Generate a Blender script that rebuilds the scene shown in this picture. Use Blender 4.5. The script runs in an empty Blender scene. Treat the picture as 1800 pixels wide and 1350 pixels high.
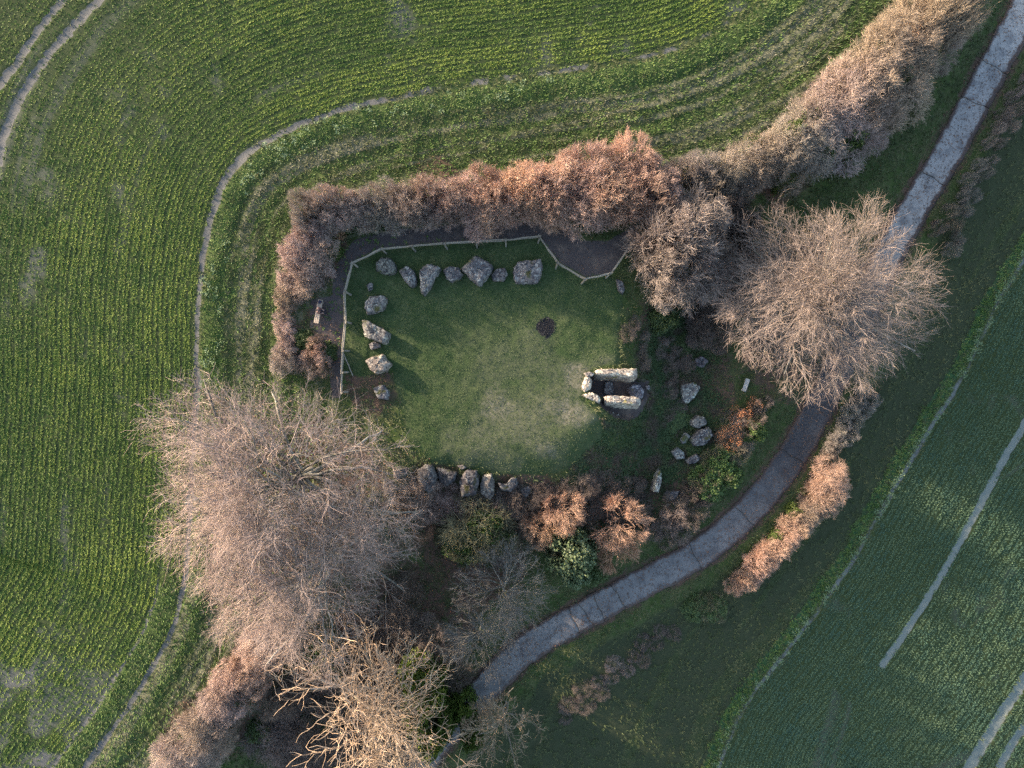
import bpy, math, random
import numpy as np

# ------------------------------------------------------------------ camera, world, sun, exposure
scene = bpy.context.scene
H_CAM = 60.0
cam_d = bpy.data.cameras.new("camera")
cam = bpy.data.objects.new("camera", cam_d)
scene.collection.objects.link(cam)
cam.location = (0, 0, H_CAM)
cam.rotation_euler = (0, 0, 0)
cam_d.sensor_fit = 'HORIZONTAL'
cam_d.angle = 2 * math.atan(45.0 / H_CAM)
cam_d.clip_start = 0.5
cam_d.clip_end = 3000
scene.camera = cam

SUN_EL = math.radians(14.0)
SUN_AZ = (-0.875, 0.485)          # horizontal direction towards the sun (low, from the upper left)
world = bpy.data.worlds.new("World")
scene.world = world
world.use_nodes = True
wn = world.node_tree.nodes
bg = wn["Background"]
sky = wn.new("ShaderNodeTexSky")
sky.sky_type = 'NISHITA'
sky.sun_disc = False
sky.sun_elevation = SUN_EL
sky.sun_rotation = math.atan2(SUN_AZ[0], SUN_AZ[1])
sky.air_density = 1.0
sky.dust_density = 2.0
sky.ozone_density = 1.0
bg.inputs[1].default_value = 0.15
world.node_tree.links.new(sky.outputs[0], bg.inputs[0])

sun_d = bpy.data.lights.new("sun", 'SUN')
sun_d.energy = 3.8
sun_d.angle = math.radians(0.9)
sun_d.color = (1.0, 0.80, 0.62)
sun = bpy.data.objects.new("sun", sun_d)
scene.collection.objects.link(sun)
from mathutils import Vector, Matrix
_sd = Vector((SUN_AZ[0] * math.cos(SUN_EL), SUN_AZ[1] * math.cos(SUN_EL), math.sin(SUN_EL)))
sun.rotation_euler = _sd.to_track_quat('Z', 'Y').to_euler()
sun.location = (-60, 40, 50)

scene.view_settings.view_transform = 'Standard'
scene.view_settings.look = 'None'
scene.view_settings.exposure = 2.05
scene.view_settings.gamma = 1.0
scene.render.engine = 'CYCLES'
scene.cycles.max_bounces = 4
scene.cycles.diffuse_bounces = 3
scene.cycles.use_denoising = False

COL = scene.collection
PI = math.pi

# ------------------------------------------------------------------ numeric helpers
def vnoise(x, y, seed=0):
    xi = np.floor(x).astype(np.int64); yi = np.floor(y).astype(np.int64)
    fx = x - xi; fy = y - yi
    fx = fx * fx * (3 - 2 * fx); fy = fy * fy * (3 - 2 * fy)
    def h(a, b):
        n = (a * 374761393 + b * 668265263 + seed * 974634777) & 0xFFFFFFFF
        n = ((n ^ (n >> 13)) * 1274126177) & 0xFFFFFFFF
        n = n ^ (n >> 16)
        return (n & 0xFFFF) / 65535.0
    a = h(xi, yi); b = h(xi + 1, yi); c = h(xi, yi + 1); d = h(xi + 1, yi + 1)
    return (a * (1 - fx) + b * fx) * (1 - fy) + (c * (1 - fx) + d * fx) * fy

def fbm(x, y, seed=0, octv=4):
    s = 0; a = 0.5; t = 0
    for i in range(octv):
        s = s + a * vnoise(x * 2 ** i + 13.7 * i, y * 2 ** i - 7.3 * i, seed + i)
        t += a; a *= 0.5
    return s / t

def sstep(a, b, x):
    t = np.clip((x - a) / (b - a), 0, 1)
    return t * t * (3 - 2 * t)

def bump(c, w, x):                     # soft band round c
    return 1 - sstep(0, 1, np.abs(x - c) / w)

def px2w(px, py, z=0.0):
    k = (H_CAM - z) / H_CAM / 20.0
    return ((px - 900.0) * k, (675.0 - py) * k)

def smooth_poly(pts, n=8):
    p = np.array(pts, float)
    p = np.vstack([2 * p[0] - p[1], p, 2 * p[-1] - p[-2]])
    out = []
    for i in range(1, len(p) - 2):
        for j in range(n):
            t = j / n
            out.append(0.5 * ((2 * p[i]) + (-p[i - 1] + p[i + 1]) * t + (2 * p[i - 1] - 5 * p[i] + 4 * p[i + 1] - p[i + 2]) * t * t
                              + (-p[i - 1] + 3 * p[i] - 3 * p[i + 1] + p[i + 2]) * t ** 3))
    out.append(p[-2])
    return np.array(out)

def line(pxs, z=0.0, n=3):
    return smooth_poly([px2w(a, b, z) for a, b in pxs], n)

def dist_line(x, y, P):
    """signed distance (positive on the right of travel), arc position, nearest point"""
    best = np.full(x.shape, 1e18); sg = np.zeros(x.shape); tt = np.zeros(x.shape)
    nx = np.zeros(x.shape); ny = np.zeros(x.shape)
    acc = 0.0
    for i in range(len(P) - 1):
        ax, ay = P[i]; bx, by = P[i + 1]
        dx, dy = bx - ax, by - ay
        L2 = dx * dx + dy * dy
        if L2 < 1e-9: continue
        u = np.clip(((x - ax) * dx + (y - ay) * dy) / L2, 0, 1)
        qx = ax + u * dx; qy = ay + u * dy
        d2 = (x - qx) ** 2 + (y - qy) ** 2
        m = d2 < best
        best = np.where(m, d2, best)
        cr = (x - ax) * dy - (y - ay) * dx
        sg = np.where(m, np.sign(cr), sg)
        L = math.sqrt(L2)
        tt = np.where(m, acc + u * L, tt)
        nx = np.where(m, qx, nx); ny = np.where(m, qy, ny)
        acc += L
    return np.sqrt(best) * sg, tt, nx, ny

def sd_poly(x, y, P):
    """signed distance to a closed polygon, negative inside"""
    best = np.full(x.shape, 1e18); ins = np.zeros(x.shape, bool)
    n = len(P)
    for i in range(n):
        ax, ay = P[i]; bx, by = P[(i + 1) % n]
        dx, dy = bx - ax, by - ay
        u = np.clip(((x - ax) * dx + (y - ay) * dy) / (dx * dx + dy * dy + 1e-12), 0, 1)
        d2 = (x - ax - u * dx) ** 2 + (y - ay - u * dy) ** 2
        best = np.minimum(best, d2)
        c = ((ay > y) != (by > y)) & (x < (bx - ax) * (y - ay) / (by - ay + 1e-12) + ax)
        ins ^= c
    return np.sqrt(best) * np.where(ins, -1, 1)

def poly(pxs, z=0.0):
    return [px2w(a, b, z) for a, b in pxs]

# ------------------------------------------------------------------ ground lines of the place
RIM = line([(1760, -120), (1690, -20), (1620, 70), (1540, 150), (1440, 235), (1330, 300), (1240, 350), (1190, 420), (1150, 520), (1128, 600), (1126, 660), (1126, 715), (1090, 765), (1030, 825), (950, 858),
            (850, 862), (770, 862), (710, 930), (620, 1030), (500, 1160), (390, 1290), (300, 1420)])
def h_base(x, y):
    s, t, _, _ = dist_line(x, y, RIM)
    s = -s                                      # positive on the low side
    w = 6.0 + 1.5 * np.sin(t * 0.21)
    depth = 4.4 - 1.6 * sstep(8, 24, y)
    z = -depth * sstep(-0.6, 1, s / w) - 0.135 * np.maximum(0, s - 11 + 2 * np.exp(-np.maximum(0, s - 11)))+ 0.27 * np.exp(-np.maximum(0, s - 11))
    z = z + 0.25 * (fbm(x * 0.08, y * 0.08, 3, 2) - 0.5)
    return z

_d = dist_line(np.array([px2w(1400, 790, -4)[0]]), np.array([px2w(1400, 790, -4)[1]]), RIM)[0][0]
if -_d < 0: RIM = RIM[::-1]

def gline(pxs, n=3):
    """smooth line through plan pixels, each taken down onto the slope of the land"""
    out = []
    for a, b in pxs:
        z = 0.0
        for _ in range(8):
            x, y = px2w(a, b, z)
            z = float(h_base(np.array([x]), np.array([y]))[0])
        out.append((x, y))
    return smooth_poly(out, n)

TRACK = line([(90, 1440), (150, 1350), (205, 1278), (262, 1185), (305, 1105), (326, 1030), (336, 900), (344, 780), (350, 670), (350, 600), (352, 520), (363, 440),
              (378, 370), (402, 315), (440, 272), (500, 235), (560, 210), (620, 190), (700, 173), (760, 160), (830, 150), (900, 141), (960, 132), (1050, 119),
              (1130, 105), (1200, 84), (1265, 50), (1330, 10), (1400, -50), (1470, -130)])
EDGE_E = gline([(1900, 290), (1800, 455), (1740, 562), (1700, 650), (1640, 745), (1560, 880), (1500, 985), (1440, 1070), (1380, 1150), (1310, 1240), (1262, 1350), (1225, 1480), (1190, 1620)], 3)
ROAD = gline([(700, 1400), (762, 1310), (800, 1270), (838, 1228), (885, 1176), (940, 1130), (1010, 1090), (1080, 1052), (1150, 1015), (1225, 975), (1292, 922), (1352, 858), (1400, 790), (1432, 730),
             (1462, 670), (1505, 580), (1562, 450), (1610, 362), (1660, 280), (1718, 172), (1786, 45), (1850, -80)], 3)
FOOT = gline([(1880, 600), (1800, 748), (1700, 930), (1625, 1060), (1552, 1168)], 3)
TRAM0 = line([(-40, 245), (0, 157), (40, 104), (80, 43), (117, 0), (150, -40)], 0, 4)
TRAM1 = line([(-25, 390), (0, 288), (12, 236), (43, 166), (100, 84), (180, 0), (215, -35)], 0, 4)
TRAM2 = gline([(1860, 1110), (1800, 1197), (1752, 1270), (1705, 1350), (1680, 1400)], 4)
TRAM3 = gline([(1860, 1195), (1800, 1278), (1765, 1335), (1740, 1400)], 4)
LAWN = poly([(612, 470), (672, 440), (780, 430), (948, 420), (980, 465), (1030, 494), (1076, 482), (1095, 520), (1085, 600), (1090, 640), (1040, 650), (1022, 700), (1062, 738), (1060, 770), (1030, 800), (1000, 828), (960, 838),
             (860, 830), (760, 812), (712, 760), (705, 700), (690, 650), (640, 660), (606, 655), (606, 520)])
PATH = poly([(584, 700), (580, 640), (566, 592), (548, 575), (548, 528), (585, 520), (592, 480), (600, 450), (622, 424), (680, 406), (760, 399), (860, 393), (950, 390), (1000, 398), (1020, 424), (1070, 424), (1115, 395), (1125, 415), (1100, 445),
             (1076, 480), (1030, 490), (983, 462), (948, 417), (890, 422), (780, 428), (672, 437), (618, 462), (605, 513), (605, 560), (602, 640), (602, 700)])
PIT = poly([(1036, 658), (1080, 660), (1126, 664), (1150, 668), (1150, 700), (1128, 704), (1060, 700), (1036, 692)], -0.5)
LEDGE = poly([(1046, 706), (1062, 722), (1080, 736), (1108, 744), (1130, 734), (1142, 712), (1150, 690), (1128, 696), (1060, 699)], -0.5)
BURN = px2w(961, 575)
ARENA = (13.5, -3.4)      # low hollow with the fallen stones

def sgn_fix(P, px, py, z, want_pos=True):
    x, y = px2w(px, py, z)
    d = dist_line(np.array([x]), np.array([y]), P)[0][0]
    return P if (d > 0) == want_pos else P[::-1]
TRACK = sgn_fix(TRACK, 900, 600, 0)            # + inside (towards the monument)
EDGE_E = sgn_fix(EDGE_E, 1700, 1200, -5)       # + into the eastern field
ROAD_L = np.concatenate([[0], np.cumsum(np.hypot(*np.diff(ROAD, axis=0).T))])

def height(x, y, micro=True):
    x = np.asarray(x, float); y = np.asarray(y, float)
    z = h_base(x, y)
    d, t, nx, ny = dist_line(x, y, ROAD)
    zr = h_base(nx, ny)
    k = 1 - sstep(1.9, 4.2, np.abs(d))
    z = z * (1 - k) + (zr - 0.04) * k
    # chamber pit and the ledge that runs round it
    near = (np.abs(x - 9) < 8) & (np.abs(y) < 8)
    if near.any():
        xs = x[near]; ys = y[near]; zz = z[near]
        zz = np.where(True, zz + (np.minimum(zz, -2.0) - zz) * (1 - sstep(-0.35, 0.15, sd_poly(xs, ys, PIT))), zz)
        zz = zz + (np.minimum(zz, -1.5) - zz) * (1 - sstep(-0.6, 0.2, sd_poly(xs, ys, LEDGE)))
        z = z.copy(); z[near] = zz
    if micro:
        dWm, tWm, _, _ = dist_line(x, y, TRACK)
        rid = sstep(0.8, 2.5, dWm) * sstep(16, 11, dWm)
        z = z + rid * 0.30 * (fbm(dWm * 1.7, tWm * 0.10, 51, 4) - 0.5) + 0.10 * bump(1.3, 1.3, dWm)
        lawn = sstep(0.6, -0.6, sd_poly(x, y, LAWN))
        path = sstep(0.3, -0.3, sd_poly(x, y, PATH))
        dW = dWm
        rough = (1 - 0.4 * lawn) * (1 - 0.9 * path) * (1 - sstep(1.2, 2.0, -np.abs(d) + 3.0)) * np.where(dW < 0, 0.35, 1.0)
        z = z + rough * (0.22 * (fbm(x * 0.55, y * 0.55, 11, 3) - 0.5) + 0.12 * (fbm(x * 1.9, y * 1.9, 12, 2) - 0.5))
    return z

GX0, GX1, GY0, GY1, GS = -56.0, 56.0, -44.0, 44.0, 0.2
_gx = np.arange(GX0, GX1 + 1e-6, GS); _gy = np.arange(GY0, GY1 + 1e-6, GS)
_GXX, _GYY = np.meshgrid(_gx, _gy)
ZGRID = height(_GXX.ravel(), _GYY.ravel()).reshape(_GXX.shape)

def lookup(Gd, x, y):
    u = np.clip((np.asarray(x, float) - GX0) / GS, 0, Gd.shape[1] - 1.001); v = np.clip((np.asarray(y, float) - GY0) / GS, 0, Gd.shape[0] - 1.001)
    i = u.astype(int); j = v.astype(int); u = u - i; v = v - j
    return (Gd[j, i] * (1 - u) + Gd[j, i + 1] * u) * (1 - v) + (Gd[j + 1, i] * (1 - u) + Gd[j + 1, i + 1] * u) * v

def hfast(x, y):
    return lookup(ZGRID, x, y)

def hz(x, y):
    return float(hfast(np.array([x]), np.array([y]))[0])

def W(px, py, up=0.0):
    """world point on the ground (plus up) that stands at this place of the site plan"""
    z = 0.0
    for _ in range(6):
        x, y = px2w(px, py, z + up)
        z = hz(x, y)
    return x, y, z

# ------------------------------------------------------------------ what covers the ground (masks 0..1, shared by sheet and plants)
LITTER_BLOBS = [(520, 930, 230), (1440, 560, 190), (1190, 560, 90), (1260, 690, 60), (830, 980, 140), (700, 1120, 180), (640, 1250, 230), (560, 440, 70), (560, 600, 70), (780, 340, 60), (1000, 340, 60), (1165, 345, 50),
                (660, 680, 60), (770, 845, 55), (930, 900, 110), (1080, 880, 110), (1180, 880, 80), (1370, 305, 75), (1520, 205, 70), (360, 1290, 90), (1240, 640, 70), (650, 620, 30)]
BARE = [(92, 330, 26), (218, 350, 22), (380, 128, 20), (232, 200, 16), (70, 470, 22), (958, 118, 26), (700, 20, 30), (60, 500, 20), (285, 225, 14), (1100, 95, 20), (1290, 40, 25)]

def dR_side(x, y):
    """1 on the outer (field) side of the road"""
    d = dist_line(x, y, ROAD)[0]
    ref = dist_line(np.array([px2w(1500, 900, -5)[0]]), np.array([px2w(1500, 900, -5)[1]]), ROAD)[0][0]
    return (d * np.sign(ref) > 0).astype(float)

def masks(x, y):
    m = {}
    dW, tW, _, _ = dist_line(x, y, TRACK)
    dE, tE, _, _ = dist_line(x, y, EDGE_E)
    dR, tR, _, _ = dist_line(x, y, ROAD)
    n1 = fbm(x * 0.7, y * 0.7, 21, 4); n2 = fbm(x * 0.18, y * 0.18, 22, 3); n3 = fbm(x * 2.3, y * 2.3, 23, 2)
    wob = (n1 - 0.5) * 1.1
    m['dW'] = dW; m['tW'] = tW; m['dE'] = dE; m['dR'] = dR
    west = sstep(0.15, -0.15, dW + wob * 0.5 + 0.35)
    east = sstep(-0.15, 0.15, dE + wob * 0.4 - 0.3)
    crop = np.maximum(west, east)
    # bare soil: field edge track, wheelings, trodden path, thin patches
    low = sstep(-22, -30, y) * (x < -20)
    wid = 0.27 + 0.30 * (n2 - 0.5) + 0.06 * (x < 0)
    edge = sstep(wid + 0.12, wid - 0.18, np.abs(dW + wob * 0.45 + 0.02))
    edge = edge * (1 - .2 * (1 - sstep(.35, .6, n1))) * (1 - sstep(-20, 2, x) * (0.30 + 0.55 * (1 - sstep(0.42, 0.62, n1))))
    soil = edge
    e2 = sstep(0.40, 0.08, np.abs(dE + wob * 0.22)) * (0.55 + 0.45 * sstep(0.35, 0.6, fbm(tE * 0.25, dE * 2, 31, 3)))
    soil = np.maximum(soil, e2 * 0.85)
    for P, wd in ((FOOT, 0.36),):
        d = np.abs(dist_line(x, y, P)[0]); soil = np.maximum(soil, sstep(wd + 0.16, wd - 0.1, d + (n3 - 0.5) * 0.2))
    tram = np.zeros_like(x)
    for P, wd in ((TRAM0, 0.34), (TRAM1, 0.38), (TRAM2, 0.62), (TRAM3, 0.5)):
        d = np.abs(dist_line(x, y, P)[0]); tram = np.maximum(tram, sstep(wd + 0.22, wd - 0.22, d + (n3 - 0.5) * 0.4))
    soil = np.maximum(soil, tram)
    # a line of track along the foot of the bottom left verge
    d2 = dW + 2.2
    lowleft = sstep(-14, -19, y) * (x < -15)
    soil = np.maximum(soil, 0.8 * lowleft * bump(-2.35, 0.3, dW + wob * 0.4))
    bare = sstep(0.56, 0.82, fbm(dW * 0.55, tW * 0.09, 41, 4)) * 0.55
    bare = np.maximum(bare, sstep(0.55, 0.80, n2 * 0.5 + n1 * 0.5) * 0.5)
    for bx, by, br in BARE:
        wx, wy = px2w(bx, by)
        bare = np.maximum(bare, 0.62 * sstep(1.9, 0.0, np.hypot((x - wx), (y - wy) * 0.6) / (br / 20.0) + (n1 - 0.5) * 2.2))
    bare = bare + 0.62 * sstep(-16, -27, y) * (x < -22) * sstep(0.22, 0.6, n1)
    m['chalk'] = np.clip(soil - .35 * e2, 0, 1) * (x > 12) * (y < 14) * (dE > -1.5)
    m['bare'] = np.clip(bare, 0, 1) * crop
    lush2 = lowleft * sstep(0.05, 0.3, 1 - np.abs(dW + 1.35) / 1.0)          # grass strip between soil line and track
    m['crop'] = crop * (1 - lush2) * (1 - 0.9 * tram)
    m['soil'] = np.clip(soil, 0, 1)
    # field margin round the monument
    margin = sstep(0.2, 0.5, dW) * sstep(-0.2, -0.6, dE)
    lush = bump(1.35, 1.7, dW + wob * 0.7) * np.where(x > 5, 1.5, 1.0)
    lush = np.maximum(lush, bump(7.4, 1.0, dW + wob) * (y > -8) * (x < 6))
    lush = np.maximum(lush, 0.9 * bump(11.0, 2.4, dW + wob) * (x > 8) * (y > 14))
    lush = np.maximum(lush, 0.5 * sstep(1.5, 3, dW) * sstep(14, 9, dW) * sstep(.62, .40, fbm(dW * 1.7, tW * 0.10, 51, 4)))
    lush = np.maximum(lush, lush2)
    m['lush'] = np.clip(lush, 0, 1) * np.maximum(margin, lush2) * (dW < 14)
    st = fbm(dW * 1.7, tW * 0.10, 51, 4)
    straw = 0.72 * sstep(0.42, 0.64, st) * sstep(1.8, 3.2, dW) * sstep(15, 9, dW)
    straw = np.maximum(straw, bump(3.55, 0.55, dW + wob * 0.4) * 0.9)
    straw = np.maximum(straw, bump(5.1, 0.35, dW + wob * 0.4) * 0.7 * (x > -14))
    straw = np.where(lowleft > 0.5, np.maximum(straw, 1.1 * bump(0.7, 1.3, dW + wob * .5)), straw)
    m['straw'] = np.clip(straw * margin, 0, 1) * (1 - sstep(0.2, -0.5, sd_poly(x, y, LAWN)))
    # eastern verge
    ev = sstep(2.0, 3.0, np.where(dE < 0, np.abs(dR), 0)) * sstep(-0.2, -0.7, dE) * (x > 0)
    m['verge'] = np.clip(ev * bump(-0.9, 1.1, dE + wob * 0.6) * 1.3, 0, 1)
    lawn = sstep(0.25, -0.25, sd_poly(x, y, LAWN) + wob * 0.5)
    m['lawn'] = lawn
    worn = np.zeros_like(x)
    for bx, by, r, s in ((1000, 722, 66, .8), (880, 712, 50, .62), (1012, 665, 50, .72), (945, 750, 150, .5), (905, 640, 130, .36), (1000, 690, 110, .46), (960, 790, 46, .6), (840, 760, 40, .5), (1060, 640, 34, .5), (840, 790, 90, .45), (1040, 735, 26, .6), (985, 560, 40, .25)):
        wx, wy = px2w(bx, by)
        worn = np.maximum(worn, s * sstep(1.3, 0.1, np.hypot(x - wx, (y - wy) * 1.2) / (r / 20.0) + (n1 - 0.5) * 1.3))
    m['worn'] = np.clip(worn, 0, 1) * lawn
    m['path'] = np.maximum(sstep(0.2, -0.2, sd_poly(x, y, PATH) + wob * 0.25), sstep(0.15, -0.3, np.minimum(sd_poly(x, y, LEDGE), sd_poly(x, y, PIT))))
    tx, ty = px2w(1165, 690, -3)
    m['path'] = np.maximum(m['path'], 0.6 * sstep(1.2, 0.3, np.hypot((x - tx) / 3.0, (y - ty) / 1.0) + (n1 - .5)))
    lit = np.zeros_like(x)
    for bx, by, r in LITTER_BLOBS:
        wx, wy = px2w(bx, by, -2 if bx > 600 else 0)
        lit = np.maximum(lit, sstep(1.15, 0.55, np.hypot(x - wx, y - wy) / (r / 20.0) + (n1 - 0.5) * 0.9))
    lit = np.maximum(lit, sstep(2.3, 1.5, np.abs(dR) + (n1 - .5) * 1.4) * 0.9)
    m['litter'] = np.clip(lit * (1 - lawn * 0.9) * (1 - west) * (1 - east) * (0.55 + 0.45 * sstep(0.3, 0.55, n1)), 0, 1) * sstep(0.8, 2.2, dW)
    m['burn'] = sstep(0.95, 0.72, np.hypot(x - BURN[0], y - BURN[1]) + (n3 - 0.5) * 0.6 + (n1 - 0.5) * 0.8)
    m['tram'] = tram
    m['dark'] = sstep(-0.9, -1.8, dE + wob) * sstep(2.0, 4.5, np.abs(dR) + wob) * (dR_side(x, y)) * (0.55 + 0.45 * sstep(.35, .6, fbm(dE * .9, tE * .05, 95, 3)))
    return m

MGRID = {k: v.reshape(_GXX.shape) for k, v in masks(_GXX.ravel(), _GYY.ravel()).items()}

def mfast(x, y):
    return {k: lookup(v, x, y) for k, v in MGRID.items()}

# ------------------------------------------------------------------ mesh helpers
def mesh_np(name, V, Q=None, T=None, attrs=None, smooth=False):
    me = bpy.data.meshes.new(name)
    V = np.ascontiguousarray(V, dtype=np.float32).reshape(-1, 3)
    nq = 0 if Q is None else len(Q); nt = 0 if T is None else len(T)
    me.vertices.add(len(V)); me.vertices.foreach_set("co", V.ravel())
    idx = []
    if nq: idx.append(np.asarray(Q, np.int32).ravel())
    if nt: idx.append(np.asarray(T, np.int32).ravel())
    idx = np.concatenate(idx)
    me.loops.add(len(idx)); me.loops.foreach_set("vertex_index", idx)
    tot = np.concatenate([np.full(nq, 4, np.int32), np.full(nt, 3, np.int32)])
    st = np.concatenate([[0], np.cumsum(tot)[:-1]]).astype(np.int32)
    me.polygons.add(nq + nt); me.polygons.foreach_set("loop_start", st)
    if smooth: me.polygons.foreach_set("use_smooth", np.ones(nq + nt, bool))
    me.update(calc_edges=True)
    for k, a in (attrs or {}).items():
        at = me.attributes.new(k, 'FLOAT', 'POINT')
        at.data.foreach_set("value", np.ascontiguousarray(a, np.float32).ravel())
    return me

def link(name, me, mat=None, parent=None, loc=None):
    o = bpy.data.objects.new(name, me)
    COL.objects.link(o)
    if mat is not None and me is not None and not me.materials: me.materials.append(mat)
    if parent is not None: o.parent = parent
    if loc is not None: o.location = loc
    return o

def tag(o, label=None, cat=None, group=None, kind=None):
    if label: o["label"] = label
    if cat: o["category"] = cat
    if group: o["group"] = group
    if kind: o["kind"] = kind
    return o

def empty(name, loc, label=None, cat=None, group=None, rz=0):
    o = bpy.data.objects.new(name, None)
    COL.objects.link(o); o.location = loc; o.rotation_euler.z = rz
    o.empty_display_size = 0.3
    return tag(o, label, cat, group)

# ------------------------------------------------------------------ materials
class G:
    """tiny node graph builder"""
    def __init__(s, name, rough=0.9, spec=0.2):
        s.m = bpy.data.materials.new(name); s.m.use_nodes = True
        s.t = s.m.node_tree; s.n = s.t.nodes; s.l = s.t.links
        s.b = s.n["Principled BSDF"]
        s.b.inputs["Roughness"].default_value = rough
        s.b.inputs["Specular IOR Level"].default_value = spec
    def put(s, sock, v):
        if hasattr(v, "is_linked") or hasattr(v, "links"): s.l.new(v, sock)
        else:
            if isinstance(v, tuple) and len(v) == 3 and sock.type == 'RGBA': v = (*v, 1)
            sock.default_value = v
    def coord(s, kind="Object"): return s.n.new("ShaderNodeTexCoord").outputs[kind]
    def pos(s): return s.n.new("ShaderNodeNewGeometry").outputs["Position"]
    def noise(s, vec, scale, detail=3, rough=0.55, out="Fac"):
        n = s.n.new("ShaderNodeTexNoise"); s.l.new(vec, n.inputs["Vector"])
        n.inputs["Scale"].default_value = scale; n.inputs["Detail"].default_value = detail; n.inputs["Roughness"].default_value = rough
        return n.outputs[out]
    def vor(s, vec, scale, out="Distance"):
        n = s.n.new("ShaderNodeTexVoronoi"); s.l.new(vec, n.inputs["Vector"]); n.inputs["Scale"].default_value = scale
        return n.outputs[out]
    def att(s, name, out="Fac"):
        n = s.n.new("ShaderNodeAttribute"); n.attribute_name = name; return n.outputs[out]
    def info(s, out): return s.n.new("ShaderNodeObjectInfo").outputs[out]
    def math(s, op, a, b=0.0, c=None):
        n = s.n.new("ShaderNodeMath"); n.operation = op; s.put(n.inputs[0], a); s.put(n.inputs[1], b)
        if c is not None: s.put(n.inputs[2], c)
        return n.outputs[0]
    def rng(s, v, a, b, lo=0.0, hi=1.0):
        n = s.n.new("ShaderNodeMapRange"); n.interpolation_type = 'SMOOTHSTEP'
        s.put(n.inputs[0], v); n.inputs[1].default_value = a; n.inputs[2].default_value = b; n.inputs[3].default_value = lo; n.inputs[4].default_value = hi
        return n.outputs[0]
    def mix(s, f, a, b, mode='MIX'):
        n = s.n.new("ShaderNodeMix"); n.data_type = 'RGBA'; n.blend_type = mode
        s.put(n.inputs[0], f); s.put(n.inputs[6], a); s.put(n.inputs[7], b)
        return n.outputs[2]
    def color(s, c): s.put(s.b.inputs["Base Color"], c); return s
    def bump(s, hgt, strength=0.5, dist=0.05):
        n = s.n.new("ShaderNodeBump"); n.inputs["Strength"].default_value = strength; n.inputs["Distance"].default_value = dist
        s.l.new(hgt, n.inputs["Height"]); s.l.new(n.outputs[0], s.b.inputs["Normal"]); return s

def mat_ground():
    g = G("ground_cover", 0.95, 0.1)
    p = g.pos()
    nA = g.noise(p, 0.9, 4); nB = g.noise(p, 5.0, 4, 0.65); nC = g.noise(p, 22.0, 3, 0.7); nD = g.noise(p, 0.25, 3)
    def M(name, k=0.55):
        v = g.math('ADD', g.att(name), g.math('MULTIPLY', g.math('SUBTRACT', nB, 0.5), k))
        return g.rng(v, 0.28, 0.72)
    col = g.mix(g.rng(nA, 0.35, 0.65), (0.050, 0.068, 0.022), (0.085, 0.085, 0.040))
    col = g.mix(g.rng(nB, 0.35, 0.7), col, (0.034, 0.058, 0.016))
    stone = g.mix(g.rng(nC, 0.3, 0.7), (0.075, 0.072, 0.070), (0.15, 0.145, 0.14))
    stone = g.mix(g.rng(g.noise(p, 60, 2), 0.62, 0.75), stone, (0.36, 0.355, 0.34))
    cropc = g.mix(g.rng(nC, 0.35, 0.65), (0.026, 0.040, 0.012), (0.046, 0.058, 0.026))
    col = g.mix(M('crop'), col, cropc)
    col = g.mix(g.math('MULTIPLY', g.rng(g.math('ADD', g.att('bare'), g.math('MULTIPLY', g.math('SUBTRACT', nC, 0.5), 0.9)), 0.25, 1.0), 0.85), col, stone)
    lush = g.mix(g.rng(nB, 0.3, 0.7), (0.036, 0.062, 0.016), (0.066, 0.092, 0.030))
    col = g.mix(M('lush'), col, lush)
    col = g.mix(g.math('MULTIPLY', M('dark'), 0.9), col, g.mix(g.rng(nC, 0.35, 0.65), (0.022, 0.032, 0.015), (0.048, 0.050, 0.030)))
    col = g.mix(M('verge'), col, (0.04, 0.08, 0.032))
    straw = g.mix(g.rng(nC, 0.3, 0.7), (0.078, 0.082, 0.044), (0.15, 0.145, 0.095))
    col = g.mix(M('straw', 0.7), col, straw)
    lawn = g.mix(g.rng(nA, 0.3, 0.7), (0.034, 0.060, 0.022), (0.092, 0.108, 0.050))
    lawn = g.mix(g.rng(nC, 0.35, 0.7), lawn, (0.03, 0.046, 0.018))
    lawn = g.mix(g.rng(nB, 0.42, 0.62), lawn, (0.030, 0.050, 0.018))
    lawn = g.mix(g.rng(g.math('ADD', g.att('worn'), g.math('MULTIPLY', g.math('SUBTRACT', nB, 0.5), 0.7)), 0.1, 1.1), lawn, g.mix(g.rng(nB, 0.35, 0.7), (0.12, 0.108, 0.074), (0.20, 0.18, 0.135)))
    col = g.mix(M('lawn'), col, lawn)
    lit = g.mix(g.rng(nC, 0.3, 0.7), (0.052, 0.038, 0.030), (0.125, 0.078, 0.055))
    lit = g.mix(g.rng(nA, 0.45, 0.7), lit, (0.04, 0.045, 0.022))
    col = g.mix(M('litter', 0.7), col, lit)
    pth = g.mix(g.rng(nC, 0.3, 0.7), (0.055, 0.046, 0.045), (0.095, 0.080, 0.075))
    pth = g.mix(g.rng(nA, 0.5, 0.75), pth, (0.14, 0.11, 0.09))
    col = g.mix(M('path', 0.35), col, pth)
    col = g.mix(g.math('MULTIPLY', M('soil', 0.9), 0.9), col, stone)
    col = g.mix(g.math('MULTIPLY', M('chalk', 0.9), 0.55), col, g.mix(g.rng(nC, 0.3, 0.7), (0.12, 0.15, 0.125), (0.23, 0.26, 0.235)))
    col = g.mix(M('burn', 0.4), col, g.mix(g.rng(nC, 0.4, 0.75), (0.012, 0.012, 0.014), (0.05, 0.05, 0.055)))
    g.color(col)
    h = g.math('ADD', g.math('MULTIPLY', nB, 0.7), g.math('MULTIPLY', nC, 0.5))
    g.bump(h, 0.7, 0.07)
    return g.m

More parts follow.
